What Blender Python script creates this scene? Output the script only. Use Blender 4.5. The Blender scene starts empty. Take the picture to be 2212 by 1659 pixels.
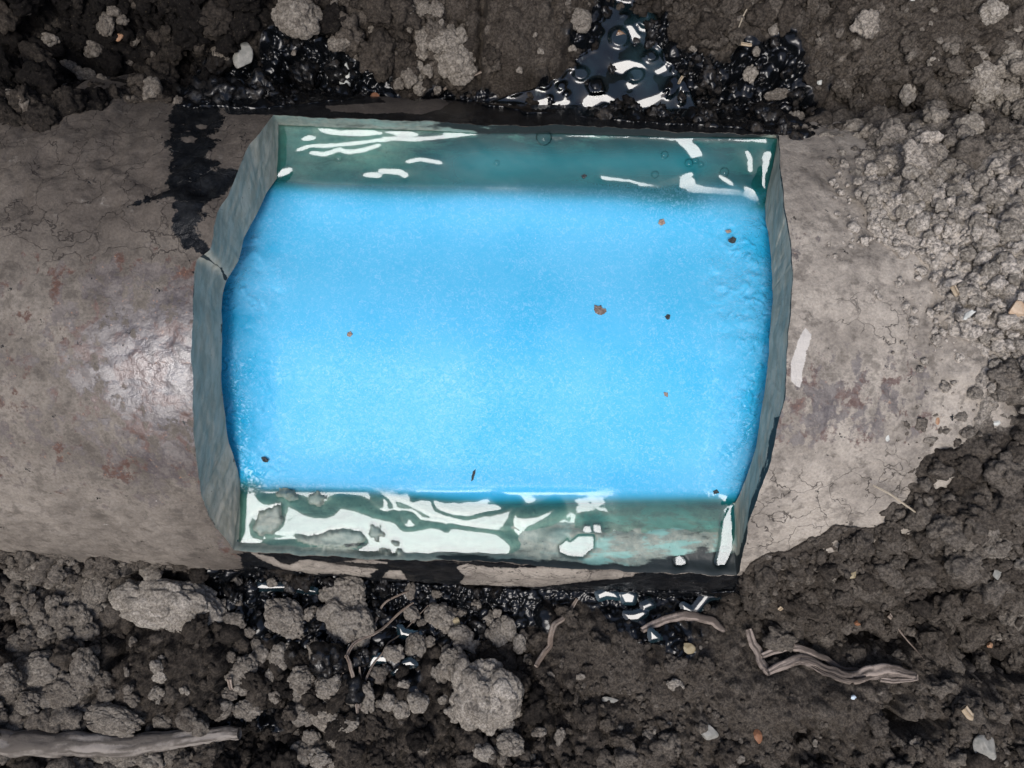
import bpy, bmesh, math, random
import numpy as np
from mathutils import Vector

random.seed(7)
RS = np.random.RandomState(11)
scene = bpy.context.scene
COL = scene.collection

# ------------------------------------------------------------------ camera, sky, sun, exposure
F = 1714.0            # focal length in units of a 2212 x 1659 picture
D = 0.393             # camera height above the pipe's axis (m)
CX, CY = 1106.0, 829.5
cam = bpy.data.cameras.new("camera")
cam.angle = 2 * math.atan(CX / F)
cam.clip_start, cam.clip_end = 0.01, 100
co = bpy.data.objects.new("camera", cam)
COL.objects.link(co)
co.location = (0, 0, D)
cam.dof.use_dof = True
cam.dof.focus_distance = 0.325
cam.dof.aperture_fstop = 40
scene.camera = co

LT = np.array([-0.14, -0.385])                     # where the bright patch of cloud stands (tilt from zenith)
Ldir = Vector((LT[0], LT[1], 1)).normalized()
w = bpy.data.worlds.new("World")
scene.world = w
w.use_nodes = True
nt = w.node_tree
sky = nt.nodes.new('ShaderNodeTexSky')
sky.sky_type = 'NISHITA'
sky.sun_disc = False
sky.sun_elevation = math.asin(Ldir.z)
sky.sun_rotation = math.atan2(Ldir.x, Ldir.y)
sky.air_density = 1.0
sky.dust_density = 3.0
nt.links.new(sky.outputs[0], nt.nodes['Background'].inputs[0])
nt.nodes['Background'].inputs[1].default_value = 0.12
sun = bpy.data.lights.new("sun", 'SUN')
sun.energy = 1.4
sun.angle = math.radians(29)
sun.color = (1.0, 0.98, 0.96)
so = bpy.data.objects.new("sun", sun)
COL.objects.link(so)
so.rotation_euler = Ldir.to_track_quat('Z', 'Y').to_euler()
scene.view_settings.view_transform = 'Standard'
scene.view_settings.look = 'None'
scene.view_settings.gamma = 1
scene.view_settings.exposure = 0.65

# ------------------------------------------------------------------ small helpers
def P(px, py, z):
    """point of the place seen at that spot of a 2212 px wide picture, at height z"""
    k = (D - z) / F
    return np.array([(px - CX) * k, -(py - CY) * k, z])

def to_px(x, y, z):
    k = F / (D - z)
    return CX + x * k, CY - y * k

def wanted(X, Y, z):
    """smallest tilt of a liquid's normal that still mirrors the bright cloud to the eye"""
    vt = np.stack([-X, -Y], -1) / (D - z)
    dl = -vt - LT
    ln = np.linalg.norm(dl, axis=-1, keepdims=True) + 1e-9
    return (LT + dl * np.minimum(1, .15 / ln) + vt) / 2

def smooth(a, b, x):
    t = np.clip((x - a) / (b - a), 0, 1)
    return t * t * (3 - 2 * t)

def hash2(i, j, s):
    n = (i.astype(np.int64) * 374761393 + j.astype(np.int64) * 668265263 + s * 974711) & 0x7fffffff
    n = ((n ^ (n >> 13)) * 1274126177) & 0x7fffffff
    n = ((n ^ (n >> 16)) * 668265263) & 0x7fffffff
    return ((n >> 8) & 0xffff) / 65535.0

def vn2(x, y, s=0):
    i = np.floor(x); j = np.floor(y)
    fx = x - i; fy = y - j
    fx = fx * fx * fx * (fx * (fx * 6 - 15) + 10); fy = fy * fy * fy * (fy * (fy * 6 - 15) + 10)
    a = hash2(i, j, s); b = hash2(i + 1, j, s); c = hash2(i, j + 1, s); d = hash2(i + 1, j + 1, s)
    return (a + (b - a) * fx) * (1 - fy) + (c + (d - c) * fx) * fy - 0.5

def fbm2(x, y, octv=4, s=0, gain=0.5):
    r = 0; a = 1.0
    for k in range(octv):
        c, sn = math.cos(0.6 * k + .3), math.sin(0.6 * k + .3)
        r = r + a * vn2((x * c - y * sn) * 2 ** k + 17.3 * k, (x * sn + y * c) * 2 ** k - 9.1 * k, s + k)
        a *= gain
    return r

def hash3(i, j, k, s):
    return hash2(i + 57 * k, j + 131 * k, s)

def vn3(p, s=0):
    f = np.floor(p); t = p - f
    t = t * t * (3 - 2 * t)
    i, j, k = f[:, 0], f[:, 1], f[:, 2]
    r = 0
    for dx in (0, 1):
        for dy in (0, 1):
            for dz in (0, 1):
                wgt = (t[:, 0] if dx else 1 - t[:, 0]) * (t[:, 1] if dy else 1 - t[:, 1]) * (t[:, 2] if dz else 1 - t[:, 2])
                r = r + wgt * hash3(i + dx, j + dy, k + dz, s)
    return r - 0.5

def fbm3(p, octv=4, s=0, gain=0.5):
    r = 0; a = 1.0
    for k in range(octv):
        r = r + a * vn3(p * 2 ** k + 5.7 * k, s + k); a *= gain
    return r

def sd(poly, X, Y):
    """signed distance to a polygon, negative inside"""
    P_ = np.asarray(poly, float)
    d2 = np.full(X.shape, 1e18); inside = np.zeros(X.shape, bool)
    n = len(P_)
    for i in range(n):
        ax, ay = P_[i]; bx, by = P_[(i + 1) % n]
        ex, ey = bx - ax, by - ay
        wx, wy = X - ax, Y - ay
        t = np.clip((wx * ex + wy * ey) / (ex * ex + ey * ey + 1e-12), 0, 1)
        d2 = np.minimum(d2, (wx - ex * t) ** 2 + (wy - ey * t) ** 2)
        if ay != by:
            c = (ay > Y) != (by > Y)
            inside ^= c & (X < ex * (Y - ay) / (by - ay) + ax)
    d = np.sqrt(d2)
    return np.where(inside, -d, d)

def dline(pts, X, Y):
    P_ = np.asarray(pts, float); d2 = np.full(X.shape, 1e18)
    for i in range(len(P_) - 1):
        ax, ay = P_[i]; bx, by = P_[i + 1]
        ex, ey = bx - ax, by - ay
        wx, wy = X - ax, Y - ay
        t = np.clip((wx * ex + wy * ey) / (ex * ex + ey * ey + 1e-12), 0, 1)
        d2 = np.minimum(d2, (wx - ex * t) ** 2 + (wy - ey * t) ** 2)
    return np.sqrt(d2)

def near(poly, X, Y, pad, fn=None):
    """sd() only inside the polygon's padded box, large elsewhere"""
    P_ = np.asarray(poly, float)
    m = (X > P_[:, 0].min() - pad) & (X < P_[:, 0].max() + pad) & (Y > P_[:, 1].min() - pad) & (Y < P_[:, 1].max() + pad)
    r = np.full(X.shape, float(pad))
    if m.any():
        r[m] = np.minimum((fn or sd)(poly, X[m], Y[m]), pad)
    return r

def worley(x, y, s=0):
    i = np.floor(x); j = np.floor(y)
    f1 = np.full(x.shape, 9.0); f2 = np.full(x.shape, 9.0); cid = np.zeros(x.shape)
    for di in (-1, 0, 1):
        for dj in (-1, 0, 1):
            a, b = i + di, j + dj
            d = np.hypot(a + hash2(a, b, s) - x, b + hash2(a, b, s + 91) - y)
            m = d < f1
            f2 = np.where(m, f1, np.minimum(f2, d)); f1 = np.where(m, d, f1)
            cid = np.where(m, hash2(a, b, s + 37), cid)
    return f1, f2, cid

def lumps(x, y, size, s):
    """packed crumbs of about that size (m): height 0..1 and a random number per crumb"""
    wx = x / size + .55 * fbm2(x / size * 1.1, y / size * 1.1, 3, s + 1); wy = y / size + .55 * fbm2(x / size * 1.1 + 40, y / size * 1.1, 3, s + 2)
    f1, f2, cid = worley(wx, wy, s)
    return (.5 * np.sqrt(np.clip(1 - 1.15 * f1 ** 2, 0, 1)) + .5 * smooth(0, .22, f2 - f1)) * (.35 + .65 * cid), cid

def steer(mask, target, st, it=14):
    """height field whose slope inside the mask comes as near as it can to the wanted one"""
    gx = target[..., 0] * mask; gy = target[..., 1] * mask; h = 0
    for k in range(it):
        h = poisson(gx, gy, st)
        if k == it - 1: break
        gx = gx + mask * (target[..., 0] - np.gradient(h, st, axis=0)) * .8
        gy = gy + mask * (target[..., 1] - np.gradient(h, st, axis=1)) * .8
    return h - np.median(h)

def poisson(gx, gy, st):
    div = np.gradient(gx, st, axis=0) + np.gradient(gy, st, axis=1)
    fx = np.fft.fftfreq(gx.shape[0], st) * 2 * np.pi; fy = np.fft.fftfreq(gx.shape[1], st) * 2 * np.pi
    KK = fx[:, None] ** 2 + fy[None, :] ** 2; KK[0, 0] = 1
    return np.real(np.fft.ifft2(np.fft.fft2(div) / -KK))

def gblur(a, sig):
    if sig <= 0: return a
    r = int(3 * sig) + 1
    k = np.exp(-0.5 * (np.arange(-r, r + 1) / sig) ** 2); k /= k.sum()
    b = np.apply_along_axis(lambda v: np.convolve(np.pad(v, r, 'edge'), k, 'valid'), 0, a)
    return np.apply_along_axis(lambda v: np.convolve(np.pad(v, r, 'edge'), k, 'valid'), 1, b)

def mesh_from(name, V, faces, mat, parent=None, attrs=None, smooth_=True):
    """V (n,3); faces (m,4) or (m,3) int array"""
    V = np.ascontiguousarray(V, np.float32); faces = np.ascontiguousarray(faces, np.int32)
    me = bpy.data.meshes.new(name)
    k = faces.shape[1]
    me.vertices.add(len(V)); me.vertices.foreach_set('co', V.ravel())
    me.loops.add(faces.size); me.loops.foreach_set('vertex_index', faces.ravel())
    me.polygons.add(len(faces))
    me.polygons.foreach_set('loop_start', np.arange(0, faces.size, k, dtype=np.int32))
    me.polygons.foreach_set('loop_total', np.full(len(faces), k, np.int32))
    if smooth_:
        me.polygons.foreach_set('use_smooth', np.ones(len(faces), bool))
    me.update(calc_edges=True)
    for an, av in (attrs or {}).items():
        at = me.attributes.new(an, 'FLOAT', 'POINT')
        at.data.foreach_set('value', np.ascontiguousarray(av, np.float32).ravel())
    me.validate()
    if mat: me.materials.append(mat)
    o = bpy.data.objects.new(name, me)
    COL.objects.link(o)
    if parent: o.parent = parent
    return o

def grid_faces(nu, nv, keep=None):
    i = np.arange((nu - 1) * (nv - 1))
    a = i // (nv - 1); b = i % (nv - 1)
    f = np.stack([a * nv + b, (a + 1) * nv + b, (a + 1) * nv + b + 1, a * nv + b + 1], 1)
    if keep is not None: f = f[keep.ravel()]
    return f

def compact(V, f, attrs=None):
    used = np.zeros(len(V), bool); used[f.ravel()] = True
    ix = np.cumsum(used) - 1
    return V[used], ix[f], {k: np.asarray(v).ravel()[used] for k, v in (attrs or {}).items()}

def tag(o, label=None, cat=None, group=None, kind=None):
    if label: o['label'] = label
    if cat: o['category'] = cat
    if group: o['group'] = group
    if kind: o['kind'] = kind
    return o

# ------------------------------------------------------------------ material helper
class M:
    def __init__(s, name):
        s.m = bpy.data.materials.new(name); s.m.use_nodes = True
        s.t = s.m.node_tree; s.t.nodes.clear()
        s.out = s.t.nodes.new('ShaderNodeOutputMaterial')
    def n(s, typ, **kw):
        nd = s.t.nodes.new(typ)
        ins = kw.pop('i', {})
        for k, v in kw.items(): setattr(nd, k, v)
        for k, v in ins.items():
            if isinstance(v, bpy.types.NodeSocket): s.t.links.new(v, nd.inputs[k])
            else: nd.inputs[k].default_value = v
        return nd
    def pos(s): return s.n('ShaderNodeNewGeometry').outputs['Position']
    def attr(s, name, typ='GEOMETRY'): return s.n('ShaderNodeAttribute', attribute_name=name, attribute_type=typ).outputs['Fac']
    def noise(s, scale, detail=4, rough=.55, dist=0, vec=None):
        return s.n('ShaderNodeTexNoise', i={'Vector': vec or s.pos(), 'Scale': scale, 'Detail': detail, 'Roughness': rough, 'Distortion': dist}).outputs['Fac']
    def ramp(s, fac, stops):
        r = s.n('ShaderNodeValToRGB', i={'Fac': fac}).color_ramp
        nd = s.t.nodes[-1]
        while len(r.elements) < len(stops): r.elements.new(0.5)
        for e, (p, c) in zip(r.elements, stops):
            e.position = p; e.color = tuple(c) + (1,) if len(c) == 3 else c
        return nd.outputs['Color']
    def step(s, fac, a, b):
        return s.n('ShaderNodeMapRange', interpolation_type='SMOOTHSTEP', i={'Value': fac, 'From Min': a, 'From Max': b}).outputs['Result']
    def mix(s, f, a, b, mode='MIX'):
        nd = s.n('ShaderNodeMix', data_type='RGBA', blend_type=mode)
        for k, v in ((0, f), (6, a), (7, b)):
            if isinstance(v, bpy.types.NodeSocket): s.t.links.new(v, nd.inputs[k])
            else: nd.inputs[k].default_value = v if k == 0 else (tuple(v) + (1,) if len(v) == 3 else v)
        return nd.outputs[2]
    def math(s, op, a, b=0.0, c=None):
        nd = s.n('ShaderNodeMath', operation=op)
        for k, v in enumerate((a, b) if c is None else (a, b, c)):
            if isinstance(v, bpy.types.NodeSocket): s.t.links.new(v, nd.inputs[k])
            else: nd.inputs[k].default_value = v
        return nd.outputs[0]
    def bump(s, h, strength=.5, dist=.001, normal=None):
        i = {'Height': h, 'Strength': strength, 'Distance': dist}
        if normal: i['Normal'] = normal
        return s.n('ShaderNodeBump', i=i).outputs['Normal']
    def bsdf(s, **i):
        b = s.n('ShaderNodeBsdfPrincipled', i={k.replace('_', ' '): v for k, v in i.items()})
        return b.outputs[0]
    def done(s, sh):
        s.t.links.new(sh, s.out.inputs['Surface']); return s.m

def mat_soil():
    m = M('soil')
    tone = m.attr('tone'); wet = m.attr('wet')
    n1 = m.noise(350, 5, .6); n2 = m.noise(60, 4, .55); n3 = m.noise(1500, 3, .6)
    t = m.math('ADD', tone, m.math('MULTIPLY', m.math('SUBTRACT', n1, .5), .34))
    t = m.math('ADD', t, m.math('MULTIPLY', m.math('SUBTRACT', n2, .5), .14))
    c = m.ramp(t, [(0.0, (.007, .006, .0055)), (.25, (.045, .038, .0315)), (.5, (.10, .088, .075)), (.75, (.20, .18, .155)), (1.0, (.345, .315, .278))])
    g = m.step(n3, .66, .73)
    gr = m.step(m.noise(1050, 2, .7), .36, .64)
    c = m.mix(1.0, c, m.mix(gr, (.62, .62, .62), (1.42, 1.40, 1.37)), 'MULTIPLY')
    c = m.mix(m.math('MULTIPLY', g, .5), c, (.22, .19, .13))
    wn_ = m.math('ADD', wet, m.math('MULTIPLY', m.math('SUBTRACT', n1, .5), .5))
    w_ = m.step(wn_, .48, .68)
    c = m.mix(m.math('MULTIPLY', m.step(wn_, .12, .5), .55), c, m.mix(1.0, (.3, .3, .32), c, 'MULTIPLY'))
    c = m.mix(w_, c, m.mix(.35, (.0045, .0055, .007), c, 'MULTIPLY'))
    rough = m.n('ShaderNodeMapRange', i={'Value': w_, 'To Min': .95, 'To Max': .19}).outputs['Result']
    b = m.bump(m.noise(700, 6, .7), .55, .0012)
    b = m.bump(n3, .35, .0005, b)
    spec = m.n('ShaderNodeMapRange', i={'Value': w_, 'To Min': .12, 'To Max': .34}).outputs['Result']
    wn = m.bump(m.noise(260, 2, .4), .15, .001)
    nrm = m.n('ShaderNodeMix', data_type='VECTOR')
    m.t.links.new(w_, nrm.inputs[0]); m.t.links.new(b, nrm.inputs[4]); m.t.links.new(wn, nrm.inputs[5])
    return m.done(m.bsdf(Base_Color=c, Roughness=rough, Specular_IOR_Level=spec, Normal=nrm.outputs[1]))

def mat_clod(name='dry_soil', hue=(1, 1, 1), rough=.95):
    m = M(name)
    tone = m.attr('tone', 'OBJECT'); v = m.attr('lump')
    n1 = m.noise(420, 5, .62); n2 = m.noise(1700, 3, .6); n0 = m.noise(110, 3, .5)
    t = m.math('ADD', tone, m.math('MULTIPLY', m.math('SUBTRACT', n1, .5), .34))
    t = m.math('ADD', t, m.math('MULTIPLY', m.math('SUBTRACT', n0, .5), .16))
    t = m.math('ADD', t, m.math('MULTIPLY', v, .16))
    h = lambda r, g, b: (r * hue[0], g * hue[1], b * hue[2])
    c = m.ramp(t, [(0.0, h(.018, .015, .013)), (.25, h(.05, .042, .035)), (.5, h(.115, .102, .087)), (.75, h(.22, .2, .172)), (1.0, h(.36, .335, .30))])
    gr = m.step(m.noise(1000, 2, .7), .36, .64)
    c = m.mix(1.0, c, m.mix(gr, (.66, .65, .64), (1.34, 1.33, 1.31)), 'MULTIPLY')
    c = m.mix(m.math('MULTIPLY', m.step(n2, .66, .74), .5), c, h(.34, .3, .22))
    c = m.mix(m.math('MULTIPLY', m.step(n2, .36, .29), .5), c, h(.05, .043, .036))
    b = m.bump(m.noise(800, 6, .72), .5, .001)
    return m.done(m.bsdf(Base_Color=c, Roughness=rough, Specular_IOR_Level=.15, Normal=b))

def mat_pebble(name, col, col2, rough=.6, spec=.4):
    m = M(name)
    n1 = m.noise(300, 5, .6); n2 = m.noise(1600, 3, .6)
    c = m.mix(m.step(n1, .35, .65), col, col2)
    c = m.mix(m.math('MULTIPLY', m.step(n2, .62, .72), .5), c, tuple(x * .35 for x in col))
    return m.done(m.bsdf(Base_Color=c, Roughness=rough, Specular_IOR_Level=spec, Normal=m.bump(n1, .4, .001)))

def mat_wood(name, col, col2, rough=.85):
    m = M(name)
    g = m.attr('grain')
    n1 = m.noise(500, 5, .65)
    t = m.math('ADD', g, m.math('MULTIPLY', m.math('SUBTRACT', n1, .5), .9))
    c = m.mix(m.step(t, .15, .85), col, col2)
    return m.done(m.bsdf(Base_Color=c, Roughness=rough, Specular_IOR_Level=.2, Normal=m.bump(m.math('ADD', g, n1), .6, .0008)))

def mat_pipe():
    m = M('muddy_pipe')
    pos = m.pos()
    wet = m.attr('wet'); side = m.attr('side'); bare = m.attr('bare'); worn = m.attr('worn'); crack = m.attr('crack')
    mp = m.n('ShaderNodeMapping', i={'Vector': pos, 'Scale': (1, .35, .35)}).outputs[0]
    n1 = m.noise(45, 6, .62, .4); n2 = m.noise(160, 6, .68); n3 = m.noise(900, 4, .65); n4 = m.noise(28, 4, .55)
    ns = m.noise(220, 4, .6, 0, mp)
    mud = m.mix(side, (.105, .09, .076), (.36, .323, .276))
    mud = m.mix(m.step(n1, .34, .62), m.mix(.5, mud, (.07, .06, .052)), mud)
    mud = m.mix(m.math('MULTIPLY', m.step(n2, .5, .36), .5), mud, (.06, .052, .045))
    mud = m.mix(m.math('MULTIPLY', m.step(n3, .36, .27), .5), mud, (.05, .045, .04))
    mud = m.mix(m.math('MULTIPLY', m.step(n2, .6, .75), .35), mud, (.38, .35, .31))
    # bare pipe skin: slate violet with rust
    pipe = m.mix(m.step(n2, .42, .6), (.075, .064, .066), (.135, .118, .108))
    pipe = m.mix(m.step(m.noise(95, 6, .68, .3), .5, .6), pipe, (.10, .06, .048))
    pipe = m.mix(m.math('MULTIPLY', m.step(m.noise(500, 4, .7), .62, .7), .6), pipe, (.30, .16, .09))
    bm = m.math('ADD', bare, m.math('MULTIPLY', m.math('SUBTRACT', n2, .5), 1.9))
    bm = m.math('ADD', bm, m.math('MULTIPLY', m.math('SUBTRACT', ns, .5), .9))
    bm = m.step(bm, .42, .62)
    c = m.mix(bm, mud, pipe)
    gr = m.step(m.noise(1000, 2, .7), .34, .66)
    c = m.mix(1.0, c, m.mix(gr, (.88, .875, .87), (1.11, 1.105, 1.10)), 'MULTIPLY')
    # scraped pale patch
    wm = m.step(m.math('ADD', worn, m.math('MULTIPLY', m.math('SUBTRACT', n2, .5), 2.2)), .45, .62)
    c = m.mix(wm, c, (.50, .47, .43))
    # cracks in the dried mud
    dv = m.n('ShaderNodeVectorMath', operation='ADD')
    nz = m.n('ShaderNodeTexNoise', i={'Vector': pos, 'Scale': 70, 'Detail': 4}).outputs['Color']
    sc = m.n('ShaderNodeVectorMath', operation='SCALE', i={0: nz, 'Scale': .03}).outputs[0]
    m.t.links.new(pos, dv.inputs[0]); m.t.links.new(sc, dv.inputs[1])
    vo = m.n('ShaderNodeTexVoronoi', feature='DISTANCE_TO_EDGE', i={'Vector': dv.outputs[0], 'Scale': 62}).outputs['Distance']
    cr = m.math('MULTIPLY', m.step(vo, .016, .003), m.step(m.math('ADD', crack, m.math('MULTIPLY', m.math('SUBTRACT', n4, .5), 1.6)), .35, .6))
    cr = m.math('MULTIPLY', cr, m.math('SUBTRACT', 1.0, m.math('MULTIPLY', bm, .7)))
    c = m.mix(m.math('MULTIPLY', cr, .8), c, (.035, .03, .027))
    # black liquid soaked in
    wv = m.step(m.math('ADD', wet, m.math('MULTIPLY', m.math('SUBTRACT', m.noise(200, 7, .75), .5), 3.2)), .44, .52)
    c = m.mix(wv, c, m.mix(m.step(n2, .4, .7), (.0055, .0065, .008), (.016, .017, .018)))
    glossy = m.math('MULTIPLY', bm, m.attr('polish'))
    r = m.n('ShaderNodeMapRange', i={'Value': glossy, 'To Min': .92, 'To Max': .40}).outputs['Result']
    r2 = m.n('ShaderNodeMix', data_type='FLOAT')
    m.t.links.new(wv, r2.inputs[0]); m.t.links.new(r, r2.inputs[2]); r2.inputs[3].default_value = .16
    sp = m.n('ShaderNodeMapRange', i={'Value': glossy, 'To Min': .15, 'To Max': 1.0}).outputs['Result']
    hgt = m.math('ADD', m.math('MULTIPLY', n2, 1.0), m.math('MULTIPLY', n3, .3))
    hgt = m.math('SUBTRACT', hgt, m.math('MULTIPLY', cr, .6))
    hgt = m.math('SUBTRACT', hgt, m.math('MULTIPLY', bm, .25))
    b = m.bump(hgt, .55, .0014)
    return m.done(m.bsdf(Base_Color=c, Roughness=r2.outputs[0], Specular_IOR_Level=sp, Normal=b, Coat_Weight=m.math('MULTIPLY', glossy, m.math('SUBTRACT', 1.0, wv)), Coat_Roughness=.36, Coat_IOR=1.9, Coat_Normal=b))

def mat_rim():
    m = M('cut_cement')
    pos = m.pos()
    led = m.attr('ledge'); tealv = m.attr('stain'); dark = m.attr('dark')
    mp = m.n('ShaderNodeMapping', i={'Vector': pos, 'Scale': (.35, 1, 1)}).outputs[0]
    mp2 = m.n('ShaderNodeMapping', i={'Vector': pos, 'Scale': (1, .22, .6)}).outputs[0]
    n1 = m.noise(120, 6, .65, .3, mp); n2 = m.noise(420, 5, .65); n3 = m.noise(900, 3, .7); sw = m.noise(420, 4, .6, 0, mp2)
    face = m.mix(m.step(sw, .35, .65), (.30, .285, .225), (.43, .40, .325))
    face = m.mix(m.math('MULTIPLY', m.step(n3, .34, .26), .8), face, (.03, .04, .045))
    face = m.mix(m.math('MULTIPLY', m.step(n2, .63, .75), .5), face, (.27, .255, .21))
    lg = m.mix(m.step(n2, .35, .65), (.165, .205, .18), (.245, .275, .23))
    lg = m.mix(m.math('MULTIPLY', m.step(n1, .56, .66), .75), lg, (.055, .07, .06))
    lg = m.mix(m.math('MULTIPLY', m.step(n1, .53, .42), tealv), lg, (.19, .37, .33))
    lg = m.mix(m.math('MULTIPLY', m.step(n3, .36, .28), .8), lg, (.02, .028, .028))
    c = m.mix(led, face, lg)
    dk = m.step(m.math('ADD', dark, m.math('MULTIPLY', m.math('SUBTRACT', n1, .5), 1.5)), .45, .62)
    c = m.mix(dk, c, (.022, .028, .028))
    r = m.n('ShaderNodeMapRange', i={'Value': led, 'To Min': .8, 'To Max': .42}).outputs['Result']
    h = m.math('ADD', m.math('MULTIPLY', sw, .7), n2)
    b = m.bump(h, .22, .0007)
    return m.done(m.bsdf(Base_Color=c, Roughness=r, Specular_IOR_Level=.3, Normal=b))

def mat_liquid():
    """milky dye: clear and teal where it is a film, opaque where it is deep"""
    m = M('blue_liquid')
    pos = m.pos()
    depth = m.attr('depth'); rip = m.attr('ripple')
    n1 = m.noise(60, 5, .6); n2 = m.noise(700, 4, .65, 1.5); n3 = m.noise(1700, 3, .6, .6); n4 = m.noise(22, 3, .5)
    op = m.math('SUBTRACT', 1.0, m.math('POWER', 2.718, m.math('MULTIPLY', depth, -150.0)))
    dk = m.step(depth, .002, .019)
    c = m.ramp(dk, [(0, (.005, .085, .085)), (.3, (.008, .19, .22)), (.65, (.012, .29, .45)), (1.0, (.018, .385, .66))])
    inner = m.attr('inner')
    c = m.mix(m.math('MULTIPLY', inner, m.step(n4, .05, .65)), c, (.102, .468, .74))
    frost = m.math('MULTIPLY', m.step(n2, .46, .66), inner)
    frost = m.math('MULTIPLY', frost, m.step(n1, .05, .62))
    c = m.mix(m.math('MULTIPLY', frost, .55), c, (.27, .565, .82))
    c = m.mix(m.math('MULTIPLY', m.step(n3, .68, .75), m.step(depth, .014, .022)), c, (.55, .72, .90))  # tiny sparkles painted into the colour as pale specks
    film = m.mix(m.step(depth, 0, .006), (.70, .90, .85), (.10, .50, .49))
    tr = m.n('ShaderNodeBsdfTransparent', i={'Color': film}).outputs[0]
    pn = m.n('ShaderNodeBsdfPrincipled', i={'Base Color': c, 'Roughness': 1.0, 'Specular IOR Level': 0.0})
    di = pn.outputs[0]
    mx = m.n('ShaderNodeMixShader', i={0: op, 1: tr, 2: di}).outputs[0]
    fine = m.noise(420, 3, .55, 2.0)
    fine = m.step(fine, .46, .66)
    h = m.math('ADD', m.math('MULTIPLY', fine, rip), m.math('MULTIPLY', n3, m.math('MULTIPLY', rip, .2)))
    b = m.bump(h, .8, .0011)
    fr = m.n('ShaderNodeFresnel', i={'IOR': m.math('SUBTRACT', 1.57, m.math('MULTIPLY', inner, .34)), 'Normal': b}).outputs[0]
    gl = m.n('ShaderNodeBsdfGlossy', i={'Color': (.93, .965, 1, 1), 'Roughness': m.math('ADD', .035, m.math('MULTIPLY', inner, .26)), 'Normal': b}).outputs[0]
    return m.done(m.n('ShaderNodeMixShader', i={0: fr, 1: mx, 2: gl}).outputs[0])

def mat_puddle():
    m = M('dark_puddle_liquid')
    n1 = m.noise(40, 4, .6)
    dp = m.attr('depth')
    film = m.mix(m.step(dp, 0, .004), (.5, .55, .55), (.06, .13, .15))
    tr = m.n('ShaderNodeBsdfTransparent', i={'Color': film}).outputs[0]
    di = m.n('ShaderNodeBsdfDiffuse', i={'Color': m.mix(m.step(n1, .4, .7), (.008, .016, .021), (.018, .045, .055))}).outputs[0]
    mx = m.n('ShaderNodeMixShader', i={0: m.step(dp, .0, .007), 1: tr, 2: di}).outputs[0]
    fr = m.n('ShaderNodeFresnel', i={'IOR': 1.6}).outputs[0]
    gl = m.n('ShaderNodeBsdfGlossy', i={'Color': (1, 1, 1, 1), 'Roughness': .03}).outputs[0]
    return m.done(m.n('ShaderNodeMixShader', i={0: fr, 1: mx, 2: gl}).outputs[0])

def mat_bubble():
    m = M('bubble_skin')
    tr = m.n('ShaderNodeBsdfTransparent', i={'Color': (.95, .985, .985, 1)}).outputs[0]
    gl = m.n('ShaderNodeBsdfGlossy', i={'Color': (1, 1, 1, 1), 'Roughness': .03}).outputs[0]
    fr = m.n('ShaderNodeFresnel', i={'IOR': 1.22}).outputs[0]
    return m.done(m.n('ShaderNodeMixShader', i={0: fr, 1: tr, 2: gl}).outputs[0])

SOIL = mat_soil(); CLOD = mat_clod(); PIPE = mat_pipe(); RIM = mat_rim(); LIQ = mat_liquid(); PUD = mat_puddle(); BUB = mat_bubble()

# ------------------------------------------------------------------ the pipe
R, RI = 0.114, 0.0915
A3 = math.radians(3.0); c3, s3 = math.cos(A3), math.sin(A3); Y0 = 0.0174
def uv_to_xy(u, v): return u * c3 + v * s3, Y0 - u * s3 + v * c3
def xy_to_uv(x, y): return x * c3 - (y - Y0) * s3, x * s3 + (y - Y0) * c3

def hit(px, py, r):
    """where the sight line of a picture point meets a cylinder of radius r round the pipe's axis -> u, theta"""
    dx, dy = (px - CX) / F, -(py - CY) / F
    ov = -Y0 * c3; dv = dx * s3 + dy * c3
    a = dv * dv + 1; b = 2 * (ov * dv - D); c = ov * ov + D * D - r * r
    t = (-b - math.sqrt(max(b * b - 4 * a * c, 0))) / (2 * a)
    x, y, z = t * dx, t * dy, D - t
    u, v = xy_to_uv(x, y)
    return u, math.atan2(v, z)

OL = [(592, 253), (557, 298), (541, 314), (515, 368), (490, 426), (474, 458), (463, 512), (453, 545), (426, 556), (419, 602), (417, 698), (412, 762), (418, 826), (419, 932), (428, 996), (434, 1076), (460, 1137), (505, 1185)]
IL = [(603, 378), (576, 416), (554, 464), (528, 512), (516, 563), (490, 602), (480, 634), (479, 730), (479, 826), (486, 890), (492, 950), (504, 985), (520, 1040), (526, 1060)]
OR_ = [(1683, 298), (1684, 352), (1694, 448), (1707, 506), (1712, 570), (1709, 666), (1698, 762), (1694, 858), (1680, 922), (1668, 990), (1640, 1060), (1616, 1128), (1597, 1235)]
IR = [(1650, 425), (1654, 480), (1664, 538), (1669, 634), (1664, 698), (1657, 794), (1645, 890), (1632, 970), (1612, 1030), (1590, 1082)]
OT = [(592, 253), (787, 259), (1011, 269), (1139, 272), (1190, 274), (1510, 285), (1683, 293)]
OB = [(505, 1185), (547, 1191), (691, 1198), (851, 1208), (1011, 1211), (1101, 1217), (1293, 1227), (1373, 1233), (1597, 1245)]
IT = [(603, 384), (700, 392), (850, 398), (1062, 402), (1350, 412), (1500, 425), (1650, 434)]
IB = [(526, 1050), (640, 1052), (830, 1068), (960, 1085), (1050, 1094), (1300, 1090), (1595, 1082)]

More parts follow.
